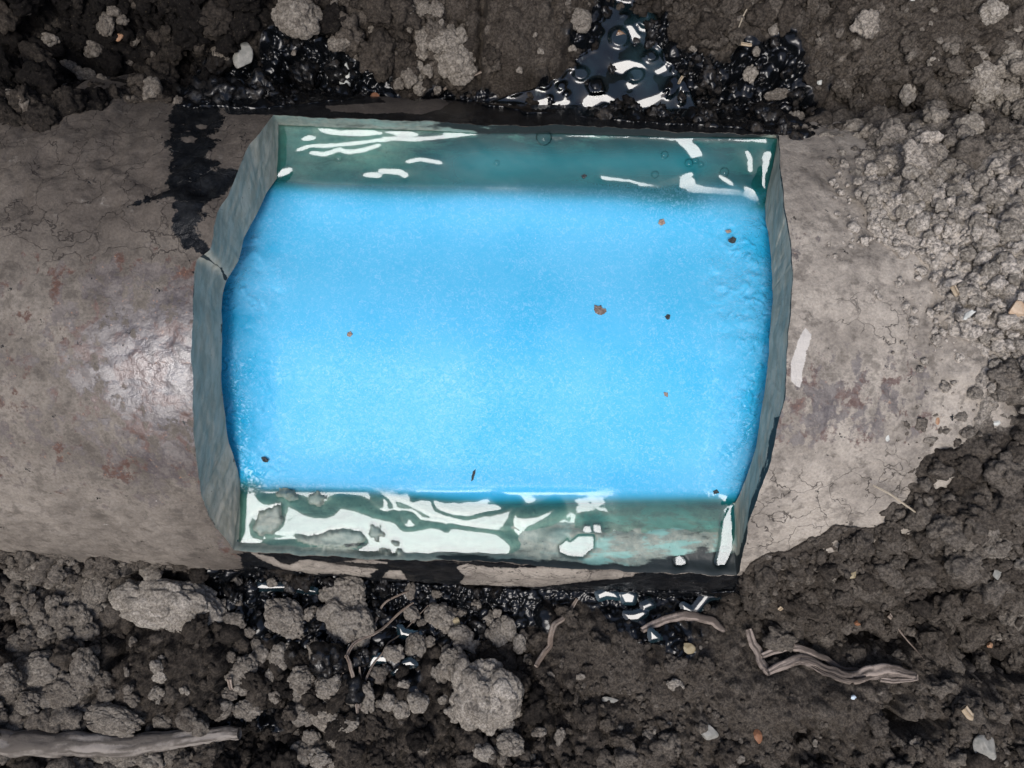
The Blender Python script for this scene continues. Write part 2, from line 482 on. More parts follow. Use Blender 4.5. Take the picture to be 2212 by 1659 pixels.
def curve_th(pts, r):     # u as a function of theta
    q = sorted((hit(x, y, r)[::-1] for x, y in pts)); q = np.array(q)
    g = np.linspace(-1.3, 1.3, 1400)
    v = np.interp(g, q[:, 0], q[:, 1])
    kk = np.hanning(25)[1:-1]; kk /= kk.sum()
    v = np.convolve(np.pad(v, 11, 'edge'), kk, 'valid') + .0004 * fbm2(g * 14, g * 0 + r * 0, 4, 17)
    return lambda th: np.interp(th, g, v)
def curve_u(pts, r):      # theta as a function of u
    q = np.array(sorted(hit(x, y, r) for x, y in pts))
    q[:, 1] = np.convolve(np.pad(q[:, 1], 1, 'edge'), [.2, .6, .2], 'valid')
    return lambda u: np.interp(u, q[:, 0], q[:, 1])
uLo, uRo, thTo, thBo = curve_th(OL, R), curve_th(OR_, R), curve_u(OT, R), curve_u(OB, R)
uLi, uRi, thTi, thBi = curve_th(IL, RI), curve_th(IR, RI), curve_u(IT, RI), curve_u(IB, RI)
LEVEL = 0.0655
print('ledge z top', [round(R * math.cos(thTo(u)), 4) for u in (-.09, 0, .09)], [round(RI * math.cos(thTi(u)), 4) for u in (-.09, 0, .09)],
      'bottom', [round(R * math.cos(thBo(u)), 4) for u in (-.09, 0, .09)], [round(RI * math.cos(thBi(u)), 4) for u in (-.09, 0, .09)])

# outline of the pipe as the soil leaves it bare, in picture units
BARE = [(-400, 255), (0, 262), (40, 268), (85, 262), (120, 275), (150, 258), (185, 238), (240, 228), (300, 224), (372, 224), (380, 232), (480, 236), (600, 238), (700, 225), (790, 215), (830, 204), (900, 212), (960, 212), (1100, 240),
        (1300, 262), (1500, 272), (1680, 288), (1720, 296), (1800, 300), (1830, 304), (1850, 360), (1865, 420), (1880, 480), (1910, 520), (1960, 545), (2010, 570), (2030, 620), (2050, 680), (2080, 730), (2110, 780), (2125, 840), (2105, 895), (2080, 950), (2010, 990),
        (1962, 1065), (1885, 1128), (1800, 1140), (1750, 1160), (1690, 1190), (1660, 1196), (1622, 1214), (1600, 1240), (1585, 1275), (1400, 1275), (1165, 1272), (1000, 1268), (880, 1262), (740, 1244), (620, 1234), (560, 1228), (480, 1226), (350, 1215), (250, 1208), (180, 1206), (90, 1190), (0, 1192), (-400, 1180)]

STREAK = [(378, 215), (371, 237), (362, 256), (373, 275), (368, 298), (349, 307), (367, 320), (371, 352), (362, 410), (320, 424), (278, 446), (322, 434), (352, 429), (376, 428), (381, 454), (368, 474), (373, 500), (397, 528), (426, 543), (448, 566), (474, 584), (482, 580), (458, 541), (438, 519), (429, 490), (445, 462), (426, 467), (452, 435), (490, 422), (517, 381), (514, 365), (458, 362), (474, 355), (438, 339), (467, 320), (474, 304), (454, 294), (480, 272), (486, 259), (477, 246), (480, 210)]
ISLE = [[(392, 298), (410, 294), (426, 299), (418, 308), (398, 308)], [(420, 271), (434, 267), (446, 276), (430, 280)]]
MUD_ON_STRIP = [
    [(541, 1194), (592, 1203), (608, 1216), (627, 1221), (646, 1210), (669, 1208), (755, 1222), (819, 1229), (800, 1240), (803, 1248), (736, 1240), (665, 1239), (611, 1229), (569, 1212)],
    [(838, 1232), (867, 1232), (880, 1253), (825, 1248)],
    [(985, 1226), (1005, 1218), (1059, 1226), (1171, 1226), (1245, 1228), (1373, 1234), (1367, 1246), (1293, 1253), (1165, 1268), (1005, 1264), (992, 1259), (1005, 1246)],
    [(739, 1213), (774, 1207), (838, 1213), (838, 1219), (771, 1216)],
    [(704, 229), (755, 226), (787, 224), (835, 221), (809, 205), (829, 202), (870, 208), (899, 221), (931, 214), (960, 213), (968, 224), (955, 234), (909, 248), (870, 243), (819, 246), (755, 243), (715, 240)]]
ISL_TOP = [(600, 240), (1130, 262), (1130, 276), (1010, 274), (787, 265), (600, 262)]
WORN = [(1740, 708), (1751, 724), (1744, 762), (1728, 838), (1709, 826), (1709, 778), (1725, 730)]

def pipe_disp(x, y, px, py):
    left = smooth(650, 350, px); right = smooth(1640, 1760, px)
    d = 0.0014 * fbm2(x * 45, y * 45, 4, 3) + 0.0008 * fbm2(x * 200, y * 200, 4, 8)
    crust = smooth(560, 380, py) * smooth(560, 420, px)              # thick dried mud upper left
    d = d + crust * (0.0075 * np.clip(fbm2(x * 38, y * 38, 5, 21) + .12, 0, 1) + 0.0022 * fbm2(x * 130, y * 130, 4, 22))
    lump = smooth(1850, 2050, px)
    d = d + lump * (0.0030 * np.clip(fbm2(x * 60, y * 60, 4, 31) + .05, 0, 1) + .0012 * fbm2(x * 200, y * 200, 3, 33))
    tr = smooth(1660, 1760, px) * smooth(700, 350, py)
    d = d + tr * (0.0026 * np.clip(fbm2(x * 90, y * 90, 4, 41) + .05, 0, 1))
    return d

def build_pipe():
    root = bpy.data.objects.new('pipe', None); COL.objects.link(root)
    tag(root, 'mud-caked buried pipe with a rectangular opening cut in its top, full of blue liquid', 'pipe')
    U0, U1 = -.62, .55
    aL = np.concatenate([np.linspace(0, .45, 25)[:-1], np.linspace(.45, 1, 340)])       # left of the cut
    aW = np.linspace(0, 1, 340); aR = np.concatenate([np.linspace(0, .55, 340)[:-1], np.linspace(.55, 1, 30)])
    bT = np.concatenate([np.linspace(0, .42, 110)[:-1], np.linspace(.42, 1, 20)])
    bW = np.linspace(0, 1, 380)
    def surf(r, fL, fR, fT, fB, aL, aW, aR, bT, bW):
        n1, n2, n3 = len(aL), len(aW), len(aR); k1, k2, k3 = len(bT), len(bW), len(bT)
        A = np.concatenate([aL, 1 + aW[1:], 2 + aR[1:]])             # 0..3
        Bp = np.concatenate([-bT[::-1], bW[1:], 1 + bT[1:]])          # -1..2
        A, Bp = np.meshgrid(A, Bp, indexing='ij')
        T0, B0 = float(fT(0)), float(fB(0))
        def th_of(b, T, B):
            return np.where(b < 0, B + b * (math.pi + B), np.where(b <= 1, B + b * (T - B), T + (b - 1) * (math.pi - T)))
        th0 = th_of(Bp, T0, B0)
        thc = np.clip(th0, B0, T0)
        uL, uR = fL(thc), fR(thc)
        u = np.where(A <= 1, U0 + A * (uL - U0), np.where(A <= 2, uL + (A - 1) * (uR - uL), uR + (A - 2) * (U1 - uR)))
        th = th_of(Bp, fT(u), fB(u))
        # second pass so that the left and right edges follow the real angle
        thc = np.clip(th, fB(u), fT(u)); uL, uR = fL(thc), fR(thc)
        u = np.where(A <= 1, U0 + A * (uL - U0), np.where(A <= 2, uL + (A - 1) * (uR - uL), uR + (A - 2) * (U1 - uR)))
        ia = slice(n1 - 1, n1 + n2 - 1); ib = slice(k1 - 1, k1 + k2 - 1)
        return u, th, ia, ib
    u, th, ia, ib = surf(R, uLo, uRo, thTo, thBo, aL, aW, aR, bT, bW)
    x, y = uv_to_xy(u, R * np.sin(th)); z = R * np.cos(th)
    px, py = to_px(x, y, z)
    front = np.cos(th) > -.1
    d = np.where(front, pipe_disp(x, y + z * .6, px, py), 0)
    rr = R + d
    x, y = uv_to_xy(u, rr * np.sin(th)); z = rr * np.cos(th)
    px, py = to_px(x, y, z)
    # masks
    def soft(poly, wd=6): return np.where(front, smooth(wd, -wd, near(poly, px, py, 40)), 0)
    wet = soft(STREAK, 15)
    for q in ISLE: wet = np.minimum(wet, 1 - soft(q, 4))
    strip_b = np.where(front, smooth(-2, 4, (thBo(u) - th) * 500) * smooth(505, 540, px) * smooth(1650, 1590, px), 0)
    strip_t = np.where(front, smooth(-2, 4, (th - thTo(u)) * 500) * smooth(470, 500, px) * smooth(1720, 1680, px), 0)
    strip = np.maximum(strip_b, strip_t)
    pale = np.zeros_like(px)
    for q in MUD_ON_STRIP: pale = np.maximum(pale, soft(q, 6) * smooth(700, 800, py))
    for q in MUD_ON_STRIP: strip = np.minimum(strip, 1 - soft(q, 3))
    wet = np.maximum(wet, strip)
    corner = soft([(455, 1105), (470, 1130), (505, 1190), (560, 1212), (500, 1222), (470, 1190)], 9)   # stained brown corner
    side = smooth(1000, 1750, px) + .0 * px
    side = side + (.42 * smooth(380, 760, py) - .2 * np.exp(-((px - 300) / 90) ** 2 - ((py - 350) / 60) ** 2) + .16 * fbm2(x * 40, y * 40, 3, 23)) * smooth(600, 300, px)  # left mud: light falloff painted as paler tone downward, plus dark patch and mottling
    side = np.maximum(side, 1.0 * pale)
    bare = np.where(px < 700, smooth(480, 600, py) * smooth(1160, 1000, py) * (.40 + .24 * smooth(60, 380, px)),
                    .46 * smooth(660, 800, py) * smooth(1020, 930, py) * smooth(2120, 1960, px) + .36 * smooth(400, 480, py) * smooth(640, 560, py) * smooth(1800, 1730, px))
    bare = bare + .25 * np.exp(-((px - 1790) / 75) ** 2 - ((py - 880) / 45) ** 2) + .6 * np.exp(-((px - 350) / 110) ** 2 - ((py - 785) / 75) ** 2)
    bare = bare + .45 * corner
    polish = np.where(px < 700, np.exp(-((px - 350) / 190) ** 2 - ((py - 800) / 130) ** 2), .25)
    crack = np.where(px < 700, .75 * smooth(640, 480, py) * smooth(-80, 60, px) + .15, .28 + .4 * smooth(980, 1050, py))
    worn = soft(WORN, 6)
    n = u.shape
    keep = np.ones((n[0] - 1, n[1] - 1), bool)
    keep[ia.start:ia.stop - 1, ib.start:ib.stop - 1] = False
    V = np.stack([x, y, z], -1).reshape(-1, 3)
    f = grid_faces(*n, keep)
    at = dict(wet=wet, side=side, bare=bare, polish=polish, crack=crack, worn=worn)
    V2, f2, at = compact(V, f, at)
    mesh_from('shell', V2, f2, PIPE, root, at)
    # outer loop of the opening
    G = V.reshape(n[0], n[1], 3)
    i0, i1, j0, j1 = ia.start, ia.stop - 1, ib.start, ib.stop - 1
    idx = [(i, j1) for i in range(i0, i1)] + [(i1, j) for j in range(j1, j0, -1)] + [(i, j0) for i in range(i1, i0, -1)] + [(i0, j) for j in range(j0, j1)]
    outer = np.array([G[i, j] for i, j in idx]); uo = np.array([u[i, j] for i, j in idx]); tho = np.array([th[i, j] for i, j in idx])
    # inner surface
    ui, thi, _, _ = surf(RI, uLi, uRi, thTi, thBi, aL, aW, aR, bT, bW)
    xi, yi = uv_to_xy(ui, RI * np.sin(thi)); zi = RI * np.cos(thi)
    Gi = np.stack([xi, yi, zi], -1)
    inner = np.array([Gi[i, j] for i, j in idx])
    sel_a = np.unique(np.concatenate([np.arange(0, n[0], 8), [i0, i1, n[0] - 1]])); sel_b = np.unique(np.concatenate([np.arange(0, n[1], 8), [j0, j1, n[1] - 1]]))
    Gs = Gi[np.ix_(sel_a, sel_b)]
    kp = ~((sel_a[:-1, None] >= i0) & (sel_a[:-1, None] < i1) & (sel_b[None, :-1] >= j0) & (sel_b[None, :-1] < j1))
    us_, ts_ = ui[np.ix_(sel_a, sel_b)], thi[np.ix_(sel_a, sel_b)]
    mv = (np.abs(ts_) > .6) & (np.abs(ts_) < 1.2) & (us_ > uLi(ts_) + .002) & (us_ < uRi(ts_) - .002)
    Gs[..., 2] = np.where(mv, np.minimum(Gs[..., 2], LEVEL - .0032), Gs[..., 2])
    V3, f3, _ = compact(Gs.reshape(-1, 3), grid_faces(len(sel_a), len(sel_b), kp)[:, ::-1])
    mesh_from('inner_wall', V3, f3, RIM, root, dict(ledge=np.full(len(V3), .6), stain=np.full(len(V3), .6), dark=np.full(len(V3), .1)))
    # the cut through the wall, bridged from outer to inner loop
    K = 34
    t = np.linspace(0, 1, K)[None, :, None]
    O, I = outer[:, None, :], inner[:, None, :]
    Q = O * (1 - t) + I * t
    nrm = np.cross(np.roll(outer, -1, 0) - np.roll(outer, 1, 0), inner - outer); nrm /= np.linalg.norm(nrm, axis=1)[:, None] + 1e-9
    up = np.sign(nrm[:, 2:3]); up[up == 0] = 1; nrm *= up
    L = len(outer)
    s = np.cumsum(np.linalg.norm(outer - np.roll(outer, 1, 0), axis=1))
    SS, TT = np.meshgrid(s, np.linspace(0, 1, K), indexing='ij')
    fade = np.sin(np.pi * TT) ** .5
    dsp = np.where((np.arange(L) < i1 - i0)[:, None], .35, 1.0) * (0.0005 * fbm2(SS * 60, TT * 3, 4, 51) + .0002 * fbm2(SS * 300, TT * 9, 3, 52)) * fade
    Q = Q + nrm[:, None, :] * dsp[..., None]
    qx, qy = to_px(Q[..., 0], Q[..., 1], Q[..., 2])
    # ledge at the bottom: planar and close to the liquid's level, with ridges that stand out of it
    seg = np.zeros(L, int); seg[i1 - i0:i1 - i0 + (j1 - j0)] = 1; seg[i1 - i0 + (j1 - j0):2 * (i1 - i0) + (j1 - j0)] = 2; seg[2 * (i1 - i0) + (j1 - j0):] = 3
    tp = (seg == 0)[:, None] * np.ones_like(TT)
    Q[..., 2] = Q[..., 2] * (1 - tp) + tp * ledge_top(qx, qy, TT, Q[..., 2])
    bot = (seg == 2)[:, None] * smooth(0, .12, TT)
    zl = ledge_bottom(qx, qy, TT)
    Q[..., 2] = Q[..., 2] * (1 - bot) + bot * zl
    led = np.where((seg == 0) | (seg == 2), 1.0, 0.0)[:, None] * np.ones_like(TT)
    lsm = led.copy()
    for _ in range(14): lsm = (np.roll(lsm, 1, 0) + lsm + np.roll(lsm, -1, 0)) / 3
    stain = np.where(qy > 700, smooth(1150, 1350, qx) * .9 + .15, .35)
    dark = np.where(led > 0, .12, 0.) + np.where(qy > 900, .55 * smooth(.14, .02, TT) * smooth(820, 1000, qx) + .7 * smooth(1380, 1540, qx) * smooth(.42, .15, TT), .35 * smooth(.10, .02, TT) * smooth(1000, 1150, qx))
    dark = dark + np.where((seg == 2)[:, None], .2 * smooth(1120, 1250, qx), 0)
    dark = dark + np.where((seg == 0)[:, None], .48 * smooth(800, 1000, qx) * smooth(1660, 1560, qx), 0)
    dark = dark + .5 * np.exp(-((qx - 1640) / 40) ** 2 - ((qy - 390) / 25) ** 2) + .55 * np.exp(-((qx - 760) / 40) ** 2 - ((qy - 1177) / 9) ** 2)
    side_ = ((seg == 1) | (seg == 3))[:, None]
    dark = dark + np.where(side_, .75 * smooth(5, 1.5, dline([(428, 548), (444, 556), (478, 580), (487, 602)], qx, qy)) + .42 * smooth(.09, .0, TT) + .3 * smooth(.8, 1.0, TT), 0)
    ii = np.arange(L)[:, None]; jj = np.arange(K - 1)[None, :]
    f = np.stack([ii * K + jj, ii * K + jj + 1, ((ii + 1) % L) * K + jj + 1, ((ii + 1) % L) * K + jj], -1).reshape(-1, 4)
    mesh_from('cut_edge', Q.reshape(-1, 3), f, RIM, root, dict(ledge=lsm, stain=stain, dark=dark))
    return root, Q, seg, TT

# white and clear areas of the film on the lower ledge, outlines in picture units
WB = [
    [(533, 1070), (538, 1057), (546, 1062), (559, 1082), (575, 1090), (596, 1088), (584, 1095), (560, 1102), (543, 1112), (536, 1130), (540, 1156), (552, 1166), (533, 1171), (517, 1174), (528, 1150), (531, 1110)],
    [(620, 1086), (629, 1092), (652, 1106), (674, 1114), (700, 1116), (719, 1111), (735, 1094), (767, 1100), (802, 1114), (853, 1127), (872, 1146), (898, 1145), (930, 1138), (949, 1140), (968, 1150), (974, 1138), (1026, 1145), (1072, 1152), (1091, 1162), (1107, 1181), (1101, 1194), (1081, 1201), (1053, 1210), (1030, 1206), (989, 1200), (963, 1209), (915, 1208), (867, 1205), (768, 1196), (774, 1184), (797, 1171), (793, 1162), (777, 1146), (749, 1138), (710, 1144), (681, 1155), (659, 1155), (637, 1149), (608, 1154), (589, 1152), (611, 1127), (613, 1101)],
    [(541, 1190), (582, 1184), (595, 1178), (624, 1176), (669, 1185), (740, 1192), (740, 1196), (672, 1192), (643, 1187), (608, 1187), (579, 1189)],
    [(819, 1058), (845, 1058), (864, 1066), (880, 1061), (888, 1072), (886, 1085), (909, 1075), (932, 1079), (939, 1100), (963, 1113), (1008, 1122), (1043, 1113), (1075, 1109), (1107, 1098), (1101, 1117), (1088, 1136), (1072, 1138), (1027, 1133), (992, 1127), (960, 1117), (934, 1114), (909, 1101), (877, 1085), (851, 1075), (829, 1066)],
    [(940, 1079), (970, 1082), (998, 1080), (1027, 1079), (1056, 1072), (1069, 1085), (1081, 1093), (1049, 1099), (1011, 1109), (979, 1107), (948, 1096)],
    [(1121, 1120), (1158, 1117), (1197, 1101), (1184, 1114), (1155, 1130), (1133, 1136)],
    [(1211, 1182), (1226, 1166), (1231, 1174), (1251, 1158), (1282, 1158), (1282, 1182), (1258, 1205), (1229, 1203), (1213, 1195)],
    [(1266, 1136), (1276, 1136), (1276, 1146), (1266, 1146)], [(1285, 1134), (1297, 1134), (1297, 1146), (1285, 1146)], [(1460, 1212), (1474, 1207), (1483, 1216), (1474, 1225), (1462, 1222)],
    [(1590, 1090), (1588, 1128), (1578, 1192), (1568, 1222), (1553, 1224), (1549, 1218), (1559, 1176), (1564, 1128), (1582, 1092)],
    [(825, 1075), (832, 1074), (836, 1084), (831, 1088)], [(880, 1120), (888, 1120), (890, 1129), (882, 1130)]]
ISL = [[(640, 1160), (680, 1162), (712, 1150), (750, 1145), (775, 1152), (790, 1165), (770, 1180), (700, 1182), (640, 1172)],
       [(548, 1128), (560, 1108), (600, 1095), (612, 1110), (608, 1128), (588, 1150), (560, 1160), (548, 1146)],
       [(795, 1150), (804, 1137), (822, 1140), (830, 1156), (815, 1168), (798, 1164)], [(846, 1168), (858, 1172), (861, 1182), (850, 1182)],
       [(822, 1192), (832, 1188), (842, 1193), (832, 1200)], [(855, 1188), (868, 1186), (872, 1196), (858, 1198)],
       [(600, 1050), (620, 1048), (632, 1062), (618, 1074), (602, 1070)], [(668, 1068), (690, 1062), (702, 1076), (690, 1092), (670, 1088)],
       [(610, 1064), (636, 1060), (640, 1076), (625, 1082)]]

def ledge_bottom(qx, qy, tt):
    zb = 0.0640 + 0.0019 * smooth(.22, 0.0, tt) + 0.0006 * fbm2(qx / 40., qy / 16., 4, 61) - .001 * smooth(.75, 1, tt)
    dry = smooth(1110, 1190, qx + 40 * fbm2(qx / 60., qy / 30., 3, 63)) * smooth(1125, 1165, qy - .05 * (qx - 1150) * 0 + 20 * fbm2(qx / 50., qy / 20., 3, 64))
    zb = zb + 0.0026 * dry
    for q in WB[6:11]: zb = zb - 0.0042 * smooth(7, -3, near(q, qx, qy, 20))
    for q in ISL:
        d = near(q, qx, qy, 12)
        zb = zb + 0.0030 * smooth(6, -4, d + 10 * fbm2(qx / 9., qy / 9., 3, 66))
    return zb

def ledge_top(qx, qy, tt, zo):
    z = LEVEL + .0030 * (1 - tt) - .0016 * tt + .0005 * fbm2(qx / 40., qy / 16., 3, 67)
    lip = smooth(.075, .0, tt)
    return z * (1 - lip) + zo * lip

PIPE_OBJ, CUT, SEG, TTc = build_pipe()

# ------------------------------------------------------------------ the liquid in the pipe
WT = [
    ([(691, 276), (704, 285), (736, 290), (781, 288), (806, 290), (825, 295), (787, 298), (723, 296), (701, 290)], 1),
    ([(838, 290), (883, 290), (902, 297), (867, 298)], 1),
    ([(1193, 288), (1286, 293), (1382, 294), (1446, 299), (1574, 303), (1644, 309), (1644, 316), (1574, 312), (1510, 312), (1446, 308), (1382, 303), (1286, 301), (1193, 296)], 1),
    ([(1452, 301), (1510, 301), (1491, 312), (1504, 326), (1510, 339), (1491, 346), (1478, 326), (1465, 317)], 1),
    ([(1484, 415), (1510, 407), (1574, 412), (1603, 417), (1606, 407), (1625, 415), (1638, 436), (1622, 432), (1600, 424), (1542, 419)], 1),
    ([(1649, 336), (1657, 339), (1652, 384), (1647, 413), (1640, 403), (1643, 368)], 1),
    ([(600, 380), (612, 370), (630, 367), (629, 374), (612, 382)], 1), ([(659, 306), (672, 300), (683, 306), (670, 309)], 1)]
WTL = [([(649, 329), (675, 320), (710, 320), (787, 312), (851, 304), (899, 307), (963, 301), (1043, 291), (1117, 275)], 3.2), ([(678, 334), (704, 338), (736, 326), (752, 333), (787, 328), (819, 318)], 4),
       ([(624, 262), (662, 265)], 3.5), ([(704, 264), (742, 272), (787, 267), (800, 266)], 4), ([(838, 270), (877, 269)], 3.5), ([(963, 296), (1043, 287), (1117, 274)], 2.4),
       ([(1382, 400), (1420, 403), (1456, 391), (1491, 378)], 4), ([(1300, 386), (1360, 392), (1385, 400)], 3), ([(793, 379), (819, 381)], 5), ([(825, 371), (868, 373), (875, 382)], 5), ([(883, 352), (909, 346), (950, 354)], 3.4),
       ([(1470, 404), (1495, 392)], 4), ([(1607, 336), (1615, 352), (1613, 374)], 3.5), ([(1554, 386), (1576, 401)], 4)]

def build_liquid():
    st = 0.0005
    xs = np.arange(-.150, .150 + st, st); ys = np.arange(-.094, .122 + st, st)
    X, Y = np.meshgrid(xs, ys, indexing='ij')
    U, V = xy_to_uv(X, Y)
    px, py = to_px(X, Y, LEVEL)
    # bottom of the liquid: ledges and the inside of the pipe
    Ttop, Tin = thTo(U), thTi(U)
    vo, zo = R * np.sin(Ttop), R * np.cos(Ttop); vi, zi = RI * np.sin(Tin), RI * np.cos(Tin)
    ledT = ledge_top(px, py, 1 - np.clip((V - vi) / (vo - vi), 0, 1), zo)
    Tbo, Tbi = thBo(U), thBi(U)
    vob = R * np.sin(Tbo); vib = RI * np.sin(Tbi)
    tb = np.clip((vib - V) / (vib - vob), 0, 1.2)
    ledB = ledge_bottom(px, py, 1 - tb)
    cyl = np.sqrt(np.clip(RI ** 2 - V ** 2, 0, 1))
    # distance below the level to the wall under the liquid (the pipe widens below the cut, so use the run from the edge)
    run = np.minimum(vi - V, V - vib)
    deep = np.clip(run, 0, 1)
    h = np.full(X.shape, LEVEL)
    ontop = V > vi
    film = LEVEL + .0032 * np.clip((V - vi) / (vo - vi), 0, 1) + 0.0004 + 0.0004 * fbm2(X * 50, Y * 50, 3, 71)
    # gather the wanted slopes
    gx = np.zeros_like(X); gy = np.zeros_like(X)
    need = wanted(X, Y, .07)
    # lower ledge: level pools with valleys between them
    dW = np.full(X.shape, 60.0)
    for q in WB: dW = np.minimum(dW, near(q, px, py, 60))
    k = (D - LEVEL) / F
    low = smooth(1050, 1066, py) * smooth(480, 520, px)
    dm = np.clip(dW, 0, 26) * k * smooth(1345, 1240, px)
    valley = -.24 * dm * low
    # pull each level pool gently so that it mirrors the cloud
    inW = smooth(1.5, -1.5, dW) * low
    n0, n1 = X.shape
    rip = 0.00025 * fbm2(X * 26, Y * 26, 3, 75) * smooth(430, 380, py)
    hb = h + gblur(valley, 1.0)
    over = film + np.minimum(V - vi, 0) * .25 - LEVEL
    h = hb + .0012 * np.log1p(np.exp(np.clip(over / .0012, -20, 20)))
    edge = smooth(640, 500, px - .06 * np.abs(py - 800)) * smooth(430, 520, py) * smooth(1060, 1030, py) + smooth(1500, 1620, px) * smooth(440, 520, py) * smooth(1085, 1050, py)
    wr = np.clip(np.abs(fbm2(X * 260, Y * 260, 2, 76)) * -4 + 1, 0, 1) ** 2 * smooth(-.05, .25, fbm2(X * 110, Y * 110, 3, 77))
    rip = rip + edge * .0011 * wr + .00012 * np.clip(edge + .25, 0, 1) * fbm2(X * 330, Y * 330, 2, 78)
    qd = np.clip((V - .5 * (vi + vib)) / (.5 * (vi - vib)), -1, 1)
    h = h + rip + .009 * np.clip(1 - (qd / .8) ** 2, 0, 1) ** 2
    thv = np.arctan2(V, LEVEL + .012)
    inside = np.minimum(U - uLi(thv), uRi(thv) - U)
    h = h + .0050 * smooth(.019, -.002, inside) * smooth(1.0, .72, np.abs(qd))
    mk = np.zeros_like(X)
    for (q, _) in WT: mk = np.maximum(mk, smooth(2.5, -1.5, near(q, px, py, 20)))
    for (q, wd) in WTL: mk = np.maximum(mk, smooth(wd * .7 + 1.8, wd * .7 - 1.2, near(q, px, py, 20, dline)))
    for q in (WB[0], WB[5], WB[6], WB[7], WB[8], WB[9], WB[10]): mk = np.maximum(mk, smooth(2, -1.5, near(q, px, py, 20)))
    mke = (edge * smooth(.25, .6, 1 - 7 * np.abs(fbm2(X * 150, Y * 150, 2, 86))) * smooth(-.03, .04, fbm2(X * 110, Y * 110, 2, 85)) * np.where(px < 1000, smooth(430, 620, py), 1))
    h0 = gblur(h, 1.5)
    slope_now = np.stack([np.gradient(h0, st, axis=0), np.gradient(h0, st, axis=1)], -1) * np.where(py > 1050, 0, 1)[..., None]
    he = steer(mke, -need - slope_now, st)
    h = h + steer(mk, -need - slope_now, st) + he - gblur(he, 9) + .0008 * smooth(-.035, .012, V - vi)
    h = np.where((V > vi), np.maximum(h, np.where((V - vi) / (vo - vi) < .92, ledT + .0003, h)), h)
    # meniscus climbing the cut faces left and right
    hh = h - .0022 * smooth(.985, 1.03, tb)
    tq = (V - vi) / (vo - vi)
    hh = hh - .003 * smooth(.95, 1.0, tq)
    depth_ledge = np.where(V > vi, np.maximum(h - ledT, .0002), np.where(V < vib, np.clip(h - ledB, 0, .01), 0))
    depth = np.where((V > vi), depth_ledge, np.where(V < vib, depth_ledge, .0022 + deep * 1.15 + .009 * smooth(0, .0030, V - vib) * (py > 700) + .004 * smooth(0, .006, vi - V) * (py < 700)))
    # thicker wedge of dye on the middle of the upper ledge
    wedge = np.exp(-((py - 350 - .01 * (px - 1100)) / 42) ** 2) * smooth(800, 1050, px) * smooth(1640, 1450, px)
    depth = depth + np.where(V > vi, .0065 * wedge + .003 * smooth(.35, 0, (V - vi) / (vo - vi)) * smooth(650, 760, px), 0)
    depth = gblur(depth, 4.0)
    ripple = .10 * smooth(430, 500, py) + .9 * (smooth(610, 500, px) * smooth(420, 520, py) + smooth(1480, 1620, px) * smooth(430, 520, py))
    ripple = np.clip(ripple, 0, 1) * smooth(1070, 1040, py) + .0
    ripple = ripple * smooth(395, 430, py)
    inwin = (U > np.interp(np.arctan2(V, LEVEL), np.linspace(-1.2, 1.2, 200), uLo(np.linspace(-1.2, 1.2, 200))) - .001) & (U < np.interp(np.arctan2(V, LEVEL), np.linspace(-1.2, 1.2, 200), uRo(np.linspace(-1.2, 1.2, 200))) + .001)
    keep = (tb < 1.08) & (tq < 1.0) & (inwin | ((V < vi) & (V > vib)))
    keep = keep[:-1, :-1] & keep[1:, 1:]
    Vv = np.stack([X, Y, hh], -1).reshape(-1, 3)
    V2, f2, at = compact(Vv, grid_faces(n0, n1, keep), dict(depth=depth, ripple=ripple, inner=smooth(490, 600, px + 90 * fbm2(X * 120, Y * 120, 4, 81)) * smooth(1665, 1570, px + 90 * fbm2(X * 120, Y * 120, 4, 82)) * smooth(388, 450, py) * smooth(1080, 1045, py)))
    o = mesh_from('blue_liquid', V2, f2, LIQ, None, at)
    tag(o, 'bright milky blue liquid filling the pipe, teal where it thins over the cut ledges', 'liquid')
    return xs, ys, hh
LQ = build_liquid()
def liquid_z(x, y):
    i = int(np.clip((x - LQ[0][0]) / .0005, 0, len(LQ[0]) - 1)); j = int(np.clip((y - LQ[1][0]) / .0005, 0, len(LQ[1]) - 1))
    return float(LQ[2][i, j])

